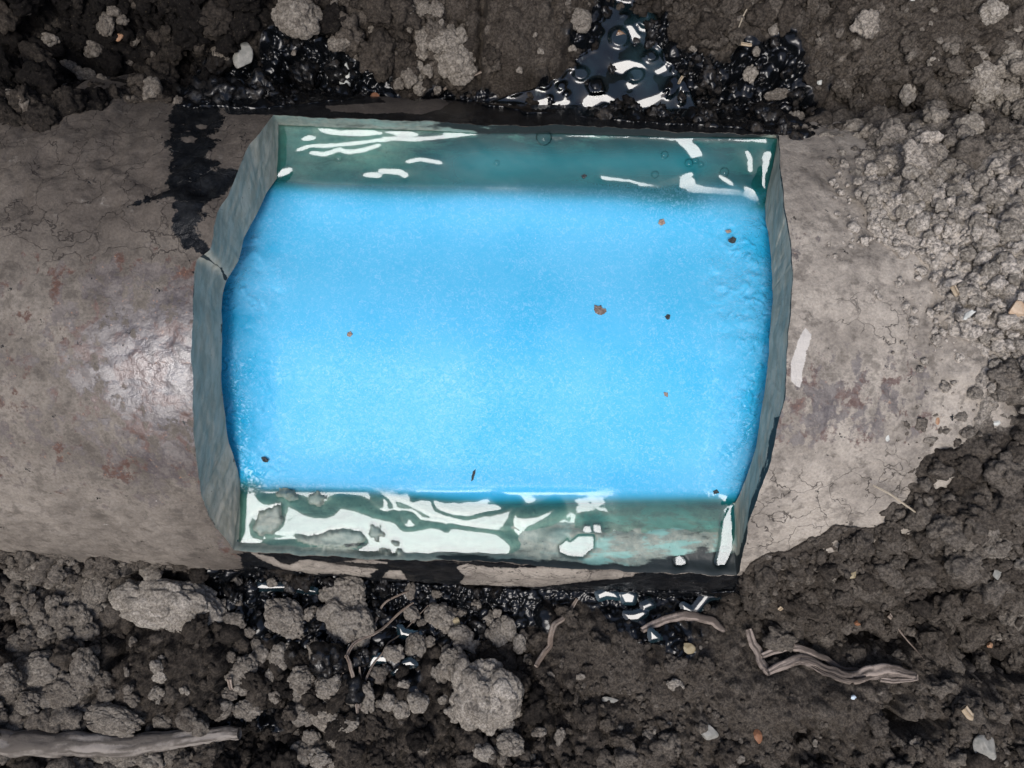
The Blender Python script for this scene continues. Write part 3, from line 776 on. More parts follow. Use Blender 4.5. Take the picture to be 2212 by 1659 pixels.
# ------------------------------------------------------------------ the soil
# picture spots with how pale (0..1) the soil is and how coarse its crumbs are
CTRL = [(0, 0, -.2, 1), (200, 60, -.12, 1), (420, 60, -.04, 1), (60, 180, -.1, 1), (250, 170, -.08, .8), (400, 150, -.02, .9), (560, 60, .10, 1), (700, 120, .18, 1), (820, 80, .2, 1.2), (980, 60, .25, 1),  # dark soil at upper left, toned down further to paint the corner's dimness
        (1080, 60, .27, .15), (1160, 40, .29, .1), (1150, 120, .30, .1), (1090, 160, .29, .1), (1230, 60, .29, .3), (1330, 60, .24, .8), (1500, 40, .27, .8), (1650, 60, 0.33, 0.9), (1620, 190, 0.32, 0.9), (1820, 60, 0.37, 0.3), (1850, 120, 0.38, 0.2), (1760, 230, 0.34, 1), (1900, 200, 0.34, 1), (2000, 80, 0.37, 0.3),
        (2100, 100, .34, .8), (2000, 200, 0.37, 0.4), (2160, 200, .66, 1.2), (2190, 420, .85, 1.2), (2130, 520, .92, 1.1), (2170, 640, .92, .9), (2100, 420, .86, 1.1), (2000, 330, .85, 1.1), (2060, 330, .33, 1), (2170, 760, .88, .8), (2210, 880, .42, .9), (2120, 870, .86, .6), (1900, 480, .98, .8), (1860, 400, .95, .8), (1960, 520, .98, .8), (2050, 600, .98, .8), (2080, 700, .98, .7), (2100, 820, .92, .7), (1820, 290, .5, .9),
        (2180, 950, .28, .9), (2060, 1010, .26, .8), (2100, 1150, 0.36, 0.8), (1950, 1180, 0.35, 0.6), (1800, 1230, 0.35, 0.5), (1700, 1300, 0.34, 0.6), (1900, 1290, 0.34, 0.7), (2050, 1290, 0.33, 0.9), (2180, 1330, 0.33, 0.9),
        (1250, 1380, 0.34, 0.15), (1350, 1420, 0.35, 0.1), (1300, 1500, 0.33, 0.3), (1450, 1450, 0.34, 0.15), (1550, 1420, 0.35, 0.2), (1500, 1560, 0.34, 0.3), (1650, 1500, 0.35, 0.2), (1800, 1510, 0.36, 0.15), (1950, 1520, 0.35, 0.3), (2150, 1460, 0.35, 0.4), (1750, 1600, 0.31, 0.9), (1950, 1620, 0.31, 0.9), (2130, 1620, 0.30, 0.9), (1400, 1630, 0.32, 0.7), (1200, 1500, .2, .5), (1230, 1640, .22, .8),
        (1130, 1560, .20, .7), (900, 1600, .22, .5), (800, 1640, .22, .7), (950, 1480, .17, .8), (850, 1430, .14, .8), (700, 1400, .13, .9), (600, 1560, .16, .9), (520, 1400, .16, 1), (400, 1440, .24, .25), (330, 1420, .24, .3), (450, 1420, .24, .15), (420, 1510, .24, .3), (300, 1390, .15, .6),
        (50, 1300, .44, 1.2), (180, 1300, .58, 1.2), (100, 1440, .54, 1.2), (200, 1500, .54, 1.1), (80, 1550, .44, 1.1), (250, 1640, .5, 1.1), (400, 1640, .44, 1.1), (40, 1640, .10, .6), (300, 1230, .40, .9), (450, 1270, .14, .8), (560, 1640, .14, .8), (10, 1370, .12, .8), (230, 1400, .2, .9),
        (150, 225, .06, .8), (300, 235, .34, .7), (60, 262, .2, .8)]
# mounds, slabs and hollows: px, py, rx, ry, degrees, height in mm
MOUNDS = [(1090, 60, 90, 110, 0, 11), (1170, 100, 110, 90, 0, 9), (1090, 150, 60, 50, 0, 5), (1850, 110, 150, 90, -10, 9), (2020, 120, 110, 130, 0, 6), (395, 1430, 100, 110, 0, 9), (450, 1450, 50, 90, 0, 5), (1320, 1410, 170, 90, 0, 8), (1530, 1400, 110, 80, 0, 6), (1680, 1480, 160, 60, 0, 7), (1790, 1510, 140, 55, 10, 7),
          (1850, 1250, 190, 90, 0, 9), (2030, 1290, 90, 60, 0, 9), (2100, 1480, 190, 60, 0, 8), (2180, 1320, 70, 60, 0, 9), (1700, 1290, 90, 70, 0, 7), (950, 1600, 180, 70, 0, 4), (1960, 1390, 50, 40, 0, 8), (2140, 1250, 60, 50, 0, 7), (1580, 1560, 120, 60, 0, 4), (1990, 1570, 130, 45, 0, 6), (2080, 1560, 60, 70, 0, 6), (1880, 1190, 120, 40, -20, 6),
          (1880, 1372, 90, 26, 8, -22), (2090, 1408, 100, 30, 15, -20), (2190, 1455, 60, 14, 35, -14), (2060, 1310, 40, 22, -30, -10), (1965, 1260, 46, 22, -20, -14), (1770, 1205, 60, 16, 15, -10), (1905, 1545, 52, 16, 6, -16), (1905, 1510, 26, 36, 0, -12), (1965, 1540, 40, 16, 0, -10), (2145, 1575, 26, 28, 0, -16),
          (1730, 1590, 36, 30, 0, -13), (1760, 1640, 20, 34, 0, -12), (1640, 1640, 34, 16, 0, -8), (1320, 1495, 40, 18, 0, -10), (1210, 1520, 30, 20, 0, -8), (1130, 1430, 30, 40, 0, -10), (1400, 1400, 16, 26, 0, -5), (275, 1400, 16, 40, 0, -14), (10, 1350, 36, 40, 0, -14), (40, 1645, 60, 30, 0, -14), (150, 235, 40, 24, 0, -7), (15, 1310, 24, 30, 0, -10),
          (250, 1290, 20, 30, 0, -10), (1900, 256, 120, 20, 0, -3), (2055, 300, 30, 24, 30, -10), (2060, 250, 24, 30, 0, -8), (1860, 220, 90, 20, 0, -5), (600, 1590, 60, 30, 0, -10), (540, 1400, 40, 20, 0, -6), (840, 1560, 40, 16, 0, -5), (110, 215, 30, 30, 0, -6), (560, 1540, 40, 12, 0, -7), (1230, 140, 10, 60, 10, -4), (1040, 90, 10, 90, 4, -9)]
DARKLUMPS = [(806, 82, 26, 24, .16), (864, 120, 32, 26, .19), (848, 70, 24, 22, .17), (880, 100, 20, 20, .18), (760, 60, 20, 22, .15), (930, 60, 22, 20, .2), (700, 20, 26, 20, .16), (640, 100, 20, 20, .13), (1814, 256, 46, 34, .28), (1747, 190, 42, 36, .27), (1910, 254, 30, 24, .25), (1840, 290, 20, 14, .3), (1640, 70, 34, 24, .26), (1560, 66, 40, 30, .27),
             (1700, 110, 30, 26, .26), (1560, 157, 22, 16, .36), (760, 1500, 20, 20, .2), (690, 1350, 30, 26, .2), (815, 1378, 26, 24, .2), (1190, 1350, 40, 30, .26), (1560, 1320, 30, 26, .26), (1650, 1290, 50, 40, .27), (1740, 1310, 44, 36, .28), (1520, 1314, 26, 20, .2), (855, 1420, 30, 26, .2), (920, 1460, 34, 26, .2), (980, 1500, 26, 20, .18), (1955, 290, 30, 20, .24), (1870, 190, 40, 26, .26), (1640, 120, 30, 22, .25), (1480, 60, 40, 26, .26), (500, 30, 30, 26, .13), (380, 100, 24, 20, .12), (60, 100, 40, 30, .1), (330, 130, 22, 20, .1)]
WETP = [
    [(360, 262), (370, 205), (330, 190), (400, 178), (470, 165), (540, 150), (560, 90), (590, 60), (620, 110), (680, 70), (700, 30), (720, 90), (790, 100), (820, 140), (880, 200), (960, 200), (1040, 190), (1130, 195), (1175, 165), (1230, 135), (1262, 90), (1275, 40), (1300, 0), (1400, -10), (1440, 50), (1480, 110), (1540, 125), (1610, 105), (1680, 120), (1735, 150), (1745, 200), (1750, 250), (1760, 300), (1680, 320), (900, 300), (500, 280)],
    [(440, 1215), (470, 1300), (520, 1330), (520, 1380), (560, 1400), (640, 1420), (700, 1440), (770, 1470), (830, 1480), (900, 1450), (960, 1400), (1040, 1400), (1110, 1400), (1130, 1360), (1160, 1330), (1250, 1312), (1330, 1330), (1370, 1345), (1400, 1385), (1440, 1400), (1470, 1380), (1500, 1345), (1560, 1310), (1600, 1270), (1600, 1215)],
    [(500, 1560), (540, 1545), (600, 1545), (620, 1570), (600, 1610), (560, 1600)]]
LEVT = 0.0335
POOLT = [(1020, 275), (1040, 225), (1110, 205), (1180, 185), (1240, 140), (1262, 95), (1272, 60), (1300, 20), (1330, -10), (1400, 5), (1425, 50), (1420, 100), (1450, 140), (1480, 185), (1500, 230), (1580, 290)]

def axes_grid(lo, hi, step, reach, grow=1.22):
    a = list(np.arange(lo, hi + step / 2, step))
    d = step * 4; x = a[-1]; right = []
    while x < reach: x += d; right.append(x); d *= grow
    d = step * 4; x = a[0]; left = []
    while x > -reach: x -= d; left.append(x); d *= grow
    return np.array(left[::-1] + a + right)

def build_soil():
    st = .00062
    xs = axes_grid(-.262, .262, st, 3.0); ys = axes_grid(-.205, .205, st, 3.0)
    X, Y = np.meshgrid(xs, ys, indexing='ij')
    U, V = xy_to_uv(X, Y)
    zp = np.sqrt(np.clip(R ** 2 - V ** 2, 0, 1)) * (U > -.60) * (U < .53)
    px, py = to_px(X, Y, np.maximum(zp, .034))
    inn = (np.abs(X) < .28) & (np.abs(Y) < .215)
    d = np.full(X.shape, 300.0); d[inn] = sd(BARE, px[inn], py[inn])
    d = np.where(inn, d, np.where((np.abs(V) < R) & (X < 0), -100, 300))
    d = d + 46 * fbm2(X * 90, Y * 90, 4, 101) * smooth(1700, 1850, px) * smooth(900, 800, py) + 14 * fbm2(X * 90, Y * 90, 4, 105) * smooth(1500, 1700, px) + 8 * fbm2(X * 110, Y * 110, 4, 102) * (px < 1500)
    # paleness and coarseness
    tone = np.zeros_like(X); crs = np.zeros_like(X); W = np.zeros_like(X)
    for (cx, cy, t, s) in CTRL:
        wgt = 1.0 / ((px - cx) ** 2 + (py - cy) ** 2 + 45 ** 2) ** 2
        tone += wgt * t; crs += wgt * s; W += wgt
    tone /= W; crs /= W
    wet = np.zeros_like(X)
    for q in WETP:
        dq = np.full(X.shape, 80.0); dq[inn] = sd(q, px[inn], py[inn]); wet = np.maximum(wet, smooth(42, -34, dq + 70 * fbm2(X * 70, Y * 70, 4, 103)))
    # heights
    zb = .031 + .012 * smooth(0, 260, d) + .004 * fbm2(X * 22, Y * 22, 4, 104) + .0035 * fbm2(X * 60, Y * 60, 4, 105) * (.4 + .6 * crs)
    inx, iny = np.where(inn.any(1))[0], np.where(inn.any(0))[0]
    sl = (slice(inx[0], inx[-1] + 1), slice(iny[0], iny[-1] + 1)); Xs, Ys = X[sl], Y[sl]
    l1, c1 = lumps(Xs, Ys, .0125, 131); l2, c2 = lumps(Xs, Ys, .0052, 132); l3, c3_ = lumps(Xs, Ys, .0023, 133)
    patchy = smooth(-.25, .25, fbm2(Xs * 30, Ys * 30, 3, 134))
    cs_ = np.clip(crs[sl], 0.08, 1.2)
    rel = np.zeros_like(X); rel[sl] = .0125 * (l1 - .5) * cs_ * (.35 + .65 * patchy) + .0060 * (l2 - .5) * (.12 + .88 * cs_) * (.5 + .5 * patchy) + .0026 * (l3 - .5) * (.35 + .65 * cs_)
    zb += rel + .0006 * fbm2(X * 220, Y * 220, 4, 106)
    tone[sl] += .05 * (c1 - .5) + .05 * (c2 - .5) - .03
    for (cx, cy, rx, ry, a, hmm) in MOUNDS:
        ca, sa = math.cos(math.radians(a)), math.sin(math.radians(a))
        ex, ey = px - cx, py - cy
        q = ((ex * ca + ey * sa) / rx) ** 2 + ((-ex * sa + ey * ca) / ry) ** 2
        q = q * (1 + .5 * fbm2(X * 80, Y * 80, 3, 107))
        zb += np.where(q < 6, hmm * .001 * np.exp(-q ** 1.5), 0)
    dp = np.full(X.shape, 80.0); dp[inn] = sd(POOLT, px[inn], py[inn])
    pool = smooth(16, -22, dp + 34 * fbm2(X * 100, Y * 100, 3, 108))
    zb = zb * (1 - pool) + pool * (LEVT - .0032 + .0016 * fbm2(X * 70, Y * 70, 3, 109))
    cover = zp + .0004 + .006 * smooth(0, 160, d) + .0035 * fbm2(X * 70, Y * 70, 4, 110) * smooth(0, 50, d) + rel * .32 + .0008
    zo = np.maximum(zb, np.where(zp > .02, cover, 0))
    zi_ = np.minimum(zb, zp - .012)
    tr = smooth(-5, 3, d)
    Z = zi_ * (1 - tr) + zo * tr
    out = tr > .5
    # the pit round the pipe: banks beyond the picture
    bank = np.maximum(smooth(.235, .42, Y - .10 * smooth(.05, -.3, X) * -1), np.maximum(smooth(-.30, -.62, Y), np.maximum(smooth(-.34, -.56, X), smooth(.36, .62, X))))
    bank = np.maximum(bank, .8 * smooth(.325, .42, -.75 * X + .66 * Y))  # extra unseen bank, added close by to shade the upper left corner
    Z = np.where(inn, Z, np.maximum(Z, .03)) + bank * (.42 + .05 * fbm2(X * 6, Y * 6, 4, 111))
    Z = np.where((np.abs(X) > .62) | (Y > .5) | (Y < -.7), np.maximum(Z, .44), Z)
    # crumbs
    ix0, iy0 = np.searchsorted(xs, -.2622), np.searchsorted(ys, -.2052)
    nx = int(round(.524 / st)); ny = int(round(.41 / st))
    rng = np.random.RandomState(5)
    jobs = []
    for (cx, cy, rx, ry, t) in DARKLUMPS:
        p = P(cx, cy, .036); jobs.append((p[0], p[1], (rx + ry) / 2 * .00021, t, .75))
    for (cx, cy, rr_) in [(1290, 182, 21), (1225, 197, 16), (1318, 112, 15), (1408, 118, 18), (1450, 186, 21), (1474, 216, 17), (1190, 214, 12), (1350, 26, 16), (1286, 62, 15), (1432, 62, 16), (1300, 150, 10), (1420, 185, 11), (1340, 60, 8), (1385, 120, 9), (1255, 215, 10), (1215, 180, 14), (1440, 120, 16), (1300, 30, 14), (1380, 20, 10)]:
        p = P(cx, cy, .036); jobs.append((p[0], p[1], rr_ * .00023, .22, 1.5))
    N = 34000
    rx_ = rng.uniform(-.255, .255, N); ry_ = rng.uniform(-.198, .198, N)
    rad = .0010 * (1 - rng.uniform(0, 1, N)) ** -.52
    rad = np.minimum(rad, .0066)
    for a, b, r in zip(rx_, ry_, rad): jobs.append((a, b, r, None, rng.uniform(.6, 1.15)))
    jobs.sort(key=lambda q: -q[2])
    base = Z.copy()
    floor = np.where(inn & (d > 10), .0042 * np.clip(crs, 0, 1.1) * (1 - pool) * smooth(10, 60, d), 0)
    Z -= floor; tone -= np.where(floor > 0, .05 * np.clip(crs, 0, 1), 0)  # shade in the gaps between crumbs painted into the floor's tone
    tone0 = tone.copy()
    for (a, b, r, t, hgt) in jobs:
        i = ix0 + int(round((a + .262) / st)); j = iy0 + int(round((b + .205) / st))
        if not (0 < i < Z.shape[0] and 0 < j < Z.shape[1]): continue
        if not out[min(i, X.shape[0] - 1), min(j, X.shape[1] - 1)]: continue
        cs = crs[i, j]
        if t is None:
            if rng.uniform() > min(1, .12 + .9 * cs): continue
            r = r * (.55 + .5 * cs)
            if pool[i, j] > .5 and rng.uniform() > .25: continue
            if wet[i, j] > .5: r *= .8
        k = int(r * 1.5 / st) + 1
        i0, i1, j0, j1 = max(i - k, 0), min(i + k + 1, X.shape[0]), max(j - k, 0), min(j + k + 1, X.shape[1])
        ex, ey = X[i0:i1, j0:j1] - a, Y[i0:i1, j0:j1] - b
        an = rng.uniform(0, 6.28); el = rng.uniform(.72, 1.3)
        e1 = (ex * math.cos(an) + ey * math.sin(an)) * el; e2 = (-ex * math.sin(an) + ey * math.cos(an)) / el
        dd = np.sqrt(e1 ** 2 + e2 ** 2) / r
        dd = dd * (1 + .45 * vn2(ex / r * 1.3 + a * 999, ey / r * 1.3 + b * 999, 3) + .25 * vn2(ex / r * 3.1 + a * 777, ey / r * 3.1, 5))
        dome = np.sqrt(np.clip(1 - dd ** 2, 0, 1))
        hz = base[i, j] - rng.uniform(.25, 1.1) * min(r, .004) * min(cs, 1) - .2 * r + r * hgt * dome
        cur = Z[i0:i1, j0:j1]
        m = (dome > 0) & (hz > cur)
        cur[m] = hz[m]
        tt = t if t is not None else tone0[i, j] + .05 * min(cs, 1) + rng.normal(0, .055) + (.2 if rng.uniform() < .03 else 0)
        tone[i0:i1, j0:j1][m] = tt
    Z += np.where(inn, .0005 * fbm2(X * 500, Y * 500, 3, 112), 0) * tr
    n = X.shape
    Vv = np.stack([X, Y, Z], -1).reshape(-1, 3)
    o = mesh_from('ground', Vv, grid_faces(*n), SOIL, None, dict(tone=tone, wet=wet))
    tag(o, kind='structure')
    return xs, ys, Z, tone, wet, crs * (1 - .45 * pool), ((d > 3) | ((d > -170) & (px > 1790) & (py < 960))) & inn, d
GX, GY, GZ, GT, GW, GC, GO, GD = build_soil()
def soil_z(x, y):
    i = int(np.clip(np.searchsorted(GX, x), 0, len(GX) - 1)); j = int(np.clip(np.searchsorted(GY, y), 0, len(GY) - 1))
    return float(GZ[i, j])
def top_z(x, y):
    u, v = xy_to_uv(x, y)
    z = soil_z(x, y)
    if abs(v) < R: z = max(z, math.sqrt(R * R - v * v) if not (-.1 < u < .09 and abs(v) < .085) else LEVEL)
    return z
def build_crumbs():
    """the loose crumbs lying on the soil: far too many to count, one mass"""
    rng = np.random.RandomState(77)
    def ico_(n):
        bm = bmesh.new(); bmesh.ops.create_icosphere(bm, subdivisions=n, radius=1)
        V = np.array([v.co for v in bm.verts]); f = np.array([[v.index for v in q.verts] for q in bm.faces]); bm.free(); return V, f
    protos = {}
    for lev in (2, 3, 4):
        V, f = ico_(lev)
        for k in range(10):
            r = 1 + .95 * fbm3(V * 1.2 + k * 11.3, 3, k) + .42 * fbm3(V * 3.6 + k * 3.1, 2, k + 40) + (.3 * fbm3(V * 8 + k, 2, k + 60) if lev > 2 else 0)
            protos[(lev, k)] = (V * r[:, None], f)
    Vs, Fs, Ts, Ws = [], [], [], []; off = 0
    N = 30000
    X = rng.uniform(-.255, .255, N); Y = rng.uniform(-.198, .198, N)
    rad = np.minimum(.00085 * (1 - rng.uniform(0, 1, N)) ** -.55, .0062)
    clump = fbm2(X * 28, Y * 28, 3, 141)
    hx, hy = to_px(X, Y, .04); hid = np.zeros(N, bool)
    for (a, b, c_, d_) in AVOID: hid |= ((hx - a) / c_) ** 2 + ((hy - b) / d_) ** 2 < 1
    X, Y, rad, clump = X[~hid], Y[~hid], rad[~hid], clump[~hid]
    for x, y, r, cl in zip(X, Y, rad, clump):
        i = np.searchsorted(GX, x); j = np.searchsorted(GY, y)
        if not GO[i, j]: continue
        cs = GC[i, j]
        if rng.uniform() > min(1, .05 + .95 * cs ** 1.5) * (.35 + 1.6 * smooth(-.22, .22, cl)): continue
        if GW[i, j] > .45 and rng.uniform() < .6: continue
        on = GD[i, j] < 3
        if on and rng.uniform() > .75 * smooth(-170, 0, GD[i, j]): continue
        r *= .6 + .45 * min(cs, 1.1)
        if GT[i, j] > .78: r = min(r, .0034) * .85
        if on: r *= .62
        lev = 2 if r < .0013 else 3 if r < .0034 else 4
        V, f = protos[(lev, rng.randint(10))]
        q = rng.normal(size=4); q /= np.linalg.norm(q); a, b, c, d = q
        Rm = np.array([[1 - 2 * (c * c + d * d), 2 * (b * c - a * d), 2 * (b * d + a * c)], [2 * (b * c + a * d), 1 - 2 * (b * b + d * d), 2 * (c * d - a * b)], [2 * (b * d - a * c), 2 * (c * d + a * b), 1 - 2 * (b * b + c * c)]])
        W = (V * rng.uniform(.75, 1.2, 3)) @ Rm.T * r
        W[:, 2] *= .85
        g = GZ[max(i - 2, 0):i + 3, max(j - 2, 0):j + 3].mean() if not on else top_z(x, y)
        W += [x, y, g + r * rng.uniform(.1, .55)]
        Vs.append(W); Fs.append(f + off); off += len(V)
        t = GT[i, j] + rng.normal(.03, .06) + (.22 if rng.uniform() < .03 else 0)
        Ts.append(np.full(len(V), t)); Ws.append(np.full(len(V), GW[i, j] * .62))
    print('crumbs', len(Vs), off)
    o = mesh_from('loose_crumbs', np.concatenate(Vs), np.concatenate(Fs), SOIL, None, dict(tone=np.concatenate(Ts), wet=np.concatenate(Ws)))
    tag(o, kind='stuff')



# ------------------------------------------------------------------ puddles
def puddle(name, poly, level, whites, label, clods, patch=False, men=.0011):
    P_ = np.array([P(a, b, level)[:2] for a, b in poly])
    st = .0004; pad = .008
    xs = np.arange(P_[:, 0].min() - pad, P_[:, 0].max() + pad, st); ys = np.arange(P_[:, 1].min() - pad, P_[:, 1].max() + pad, st)
    X, Y = np.meshgrid(xs, ys, indexing='ij')
    px, py = to_px(X, Y, level)
    ix = np.clip(np.searchsorted(GX, X), 0, len(GX) - 1); iy = np.clip(np.searchsorted(GY, Y), 0, len(GY) - 1)
    ground = GZ[ix, iy]
    solid = (ground > level).astype(float)
    for (cx, cy, rx, ry) in clods:
        solid = np.maximum(solid, (((px - cx) / rx) ** 2 + ((py - cy) / ry) ** 2 < 1).astype(float))
    h = np.full(X.shape, level)
    if not patch:
        b = gblur(solid, 2.2)
        h = h + men * np.clip(b * 1.6, 0, 1)
    need = wanted(X, Y, level)
    dW = np.full(X.shape, 40.0); mk = np.zeros_like(X)
    for q in whites:
        dq = near(q, px, py, 40); dW = np.minimum(dW, dq); mk = np.maximum(mk, smooth(2.5, -1.5, dq))
    h = h * (1 - mk) + level * mk
    h = h + steer(mk, -need, st) + (.0004 if patch else .0002) * fbm2(X * 60, Y * 60, 3, 121)
    k = (D - level) / F
    if patch:
        h = h - .45 * np.clip(dW, 0, 40) * k
        keep = dW < 9
    else:
        keep = sd(poly, px, py) < 10
        h = h - .0035 * smooth(0, 10, sd(poly, px, py))
    keep = keep[:-1, :-1] & keep[1:, 1:]
    dep = np.clip(h - ground, 0, .02)
    if patch: dep = np.maximum(dep, .004)
    V2, f2, at = compact(np.stack([X, Y, h], -1).reshape(-1, 3), grid_faces(*X.shape, keep), dict(depth=gblur(dep, 1.5)))
    o = mesh_from(name, V2, f2, PUD, None, at)
    tag(o, label, 'puddle')
    return o

PWT = [[(1132, 227), (1168, 216), (1187, 211), (1193, 221), (1232, 217), (1229, 227), (1196, 232), (1164, 230)],
       [(1257, 224), (1273, 205), (1305, 203), (1334, 218), (1369, 222), (1408, 211), (1443, 198), (1440, 208), (1395, 233), (1350, 239), (1331, 238), (1318, 224), (1299, 218), (1286, 227), (1276, 238), (1264, 237)],
       [(1315, 147), (1328, 138), (1356, 133), (1385, 141), (1396, 152), (1369, 149), (1344, 158), (1328, 152)],
       [(1414, 157), (1433, 146), (1438, 154), (1420, 162)], [(1352, 59), (1363, 58), (1382, 80), (1371, 94), (1360, 77)], [(1374, 35), (1385, 26), (1393, 27), (1379, 40)],
       [(1377, 54), (1386, 62), (1400, 64), (1398, 70), (1380, 67)], [(1355, 179), (1364, 179), (1367, 190), (1358, 192)], [(1271, 64), (1284, 91), (1276, 87)], [(1395, 12), (1416, 24), (1406, 25)]]
puddle('puddle', POOLT, LEVT, PWT, 'dark still puddle of leaked liquid with curling reflections, above the opening', [(1337, 83, 19, 19), (1372, 162, 17, 16), (1255, 160, 15, 13), (1396, 42, 22, 20), (1310, 235, 12, 10)], men=.0013)
PWB = [([[(552, 1269), (566, 1261), (582, 1266), (608, 1266), (653, 1269), (680, 1278), (659, 1277), (624, 1270), (570, 1271)]], 'thin gleaming puddle under the left end of the lower ledge'),
       ([[(864, 1357), (870, 1366), (905, 1373), (899, 1378), (866, 1373)]], 'small gleaming puddle between the round crumbs and the branched root'),
       ([[(806, 1419), (832, 1419), (838, 1430), (813, 1428), (798, 1442), (800, 1430)]], 'arc-shaped glint of puddle above a brown clod by the branched root'),
       ([[(851, 1454), (861, 1435), (886, 1429), (896, 1437), (872, 1439), (857, 1452)]], 'hook-shaped glint of puddle right of the branched root'),
       ([[(1293, 1285), (1309, 1277), (1328, 1282), (1335, 1291), (1312, 1288), (1296, 1293)], [(1343, 1285), (1357, 1280), (1371, 1286), (1367, 1301), (1351, 1301)], [(1352, 1328), (1372, 1327), (1390, 1321), (1395, 1325), (1379, 1338), (1360, 1339)], [(1389, 1309), (1405, 1301), (1411, 1307), (1392, 1315)],
         [(1477, 1309), (1498, 1319), (1523, 1286), (1549, 1283), (1552, 1288), (1530, 1291), (1502, 1326), (1479, 1326)]], 'dark puddle with curved reflections under the right end of the lower ledge'),
       ([[(1407, 1365), (1424, 1379), (1408, 1382)]], 'triangular glint of puddle just below the pale bark strip')]
for wl, lab in PWB:
    al = np.concatenate([np.array(q, float) for q in wl])
    box = [(al[:, 0].min() - 14, al[:, 1].min() - 14), (al[:, 0].max() + 14, al[:, 1].min() - 14), (al[:, 0].max() + 14, al[:, 1].max() + 14), (al[:, 0].min() - 14, al[:, 1].max() + 14)]
    zs = [top_z(*P(a, b, .036)[:2]) for a, b in al]
    puddle('puddle', box, max(.034, float(np.percentile(zs, 80)) + .0005), wl, lab, [], patch=True)

# ------------------------------------------------------------------ clods, stones, pebbles
def ico(sub):
    bm = bmesh.new(); bmesh.ops.create_icosphere(bm, subdivisions=sub, radius=1)
    V = np.array([v.co for v in bm.verts]); f = np.array([[v.index for v in q.verts] for q in bm.faces]); bm.free()
    return V, f
ICO = {k: ico(k) for k in (4, 5, 6)}

def clod_shape(sub, seed, crumbly=1.0, lumpy=.3):
    V, f = ICO[sub]
    rng = np.random.RandomState(seed)
    r = 1 + lumpy * 2.2 * fbm3(V * 1.25 + rng.uniform(0, 50, 3), 3, seed)
    tone = np.zeros(len(V))
    nb = int({4: 34, 5: 70, 6: 300}[sub] * crumbly)
    for k in range(nb):
        dr = rng.normal(size=3); dr /= np.linalg.norm(dr)
        s = rng.uniform(.12, .42) if sub < 6 else rng.uniform(.07, .24)
        a = np.arccos(np.clip(V @ dr, -1, 1)) * (1 + .35 * fbm3(V * 4 + k, 2, k))
        dome = np.sqrt(np.clip(1 - (a / s) ** 2, 0, 1))
        i = np.argmax(V @ dr)
        rr = r[i] * .96 + s * .55 * dome
        m = (dome > 0) & (rr > r)
        r[m] = rr[m]; tone[m] = rng.normal(0, .35)
    r += .09 * fbm3(V * 6, 3, seed + 9) + .07 * fbm3(V * 15, 2, seed + 4)
    return V * r[:, None], f, tone

def stone_shape(sub, seed, facets=9):
    V, f = ICO[sub]
    rng = np.random.RandomState(seed)
    r = np.ones(len(V)) * 1.25
    for k in range(facets):
        dr = rng.normal(size=3); dr /= np.linalg.norm(dr)
        r = np.minimum(r, rng.uniform(.78, 1.0) / np.clip(V @ dr, .05, 1))
    r += .06 * fbm3(V * 2.5, 4, seed)
    return V * r[:, None], f, np.zeros(len(V))

PROTO = {}
def proto(kind, n):
    k = (kind, n)
    if k not in PROTO:
        V, f, t = clod_shape(4 if kind == 'small' else 5, 100 + n * 7, 1.0, .34) if kind != 'stone' else stone_shape(4, 300 + n)
        o = mesh_from('soil_clod', V, f, CLOD, None, dict(lump=t)); me = o.data; bpy.data.objects.remove(o)
        PROTO[k] = me
    return PROTO[k]

ITEMS = []; AVOID = []
def put(name, me, px, py, rx, ry, rot, tone, label, cat, group=None, mat=None, flat=.62, sink=.30, zfix=None):
    x, y, z = P(px, py, .038)
    for _ in range(3):
        z = top_z(x, y) if zfix is None else zfix
        x, y, _z = P(px, py, z + .3 * min(rx, ry) * .0002)
    k = (D - z) / F
    a, b = rx * k, ry * k
    c = min(a, b) * flat if min(a, b) * flat > 0 else a
    # rest on the middle height of the ground underneath
    zs = sorted(top_z(x + dx * a * .6, y + dy * b * .6) for dx, dy in ((0, 0), (1, 0), (-1, 0), (0, 1), (0, -1)))
    z0 = (zs[3] if zfix is None else zfix)
    o = bpy.data.objects.new(name, me); COL.objects.link(o)
    o.location = (x, y, z0 + c * (1 - 2 * sink)); o.scale = (a / 1.08, b / 1.08, c)
    o.rotation_euler = (random.uniform(-.12, .12), random.uniform(-.12, .12), -math.radians(rot))
    o['tone'] = float(tone)
    tag(o, label, cat, group)
    AVOID.append((px, py, rx * .85, ry * .85))
    return o

def own(px, py, rx, ry, rot, tone, label, crumbly=1.0, lumpy=.3, seed=0, **kw):
    V, f, t = clod_shape(6 if max(rx, ry) > 24 else 5, int(px * 7 + py) % 9999 + seed, crumbly, lumpy)
    o = mesh_from('soil_clod', V, f, CLOD, None, dict(lump=t)); me = o.data; bpy.data.objects.remove(o)
    return put('soil_clod', me, px, py, rx, ry, rot, tone, label, 'soil clod', **kw)

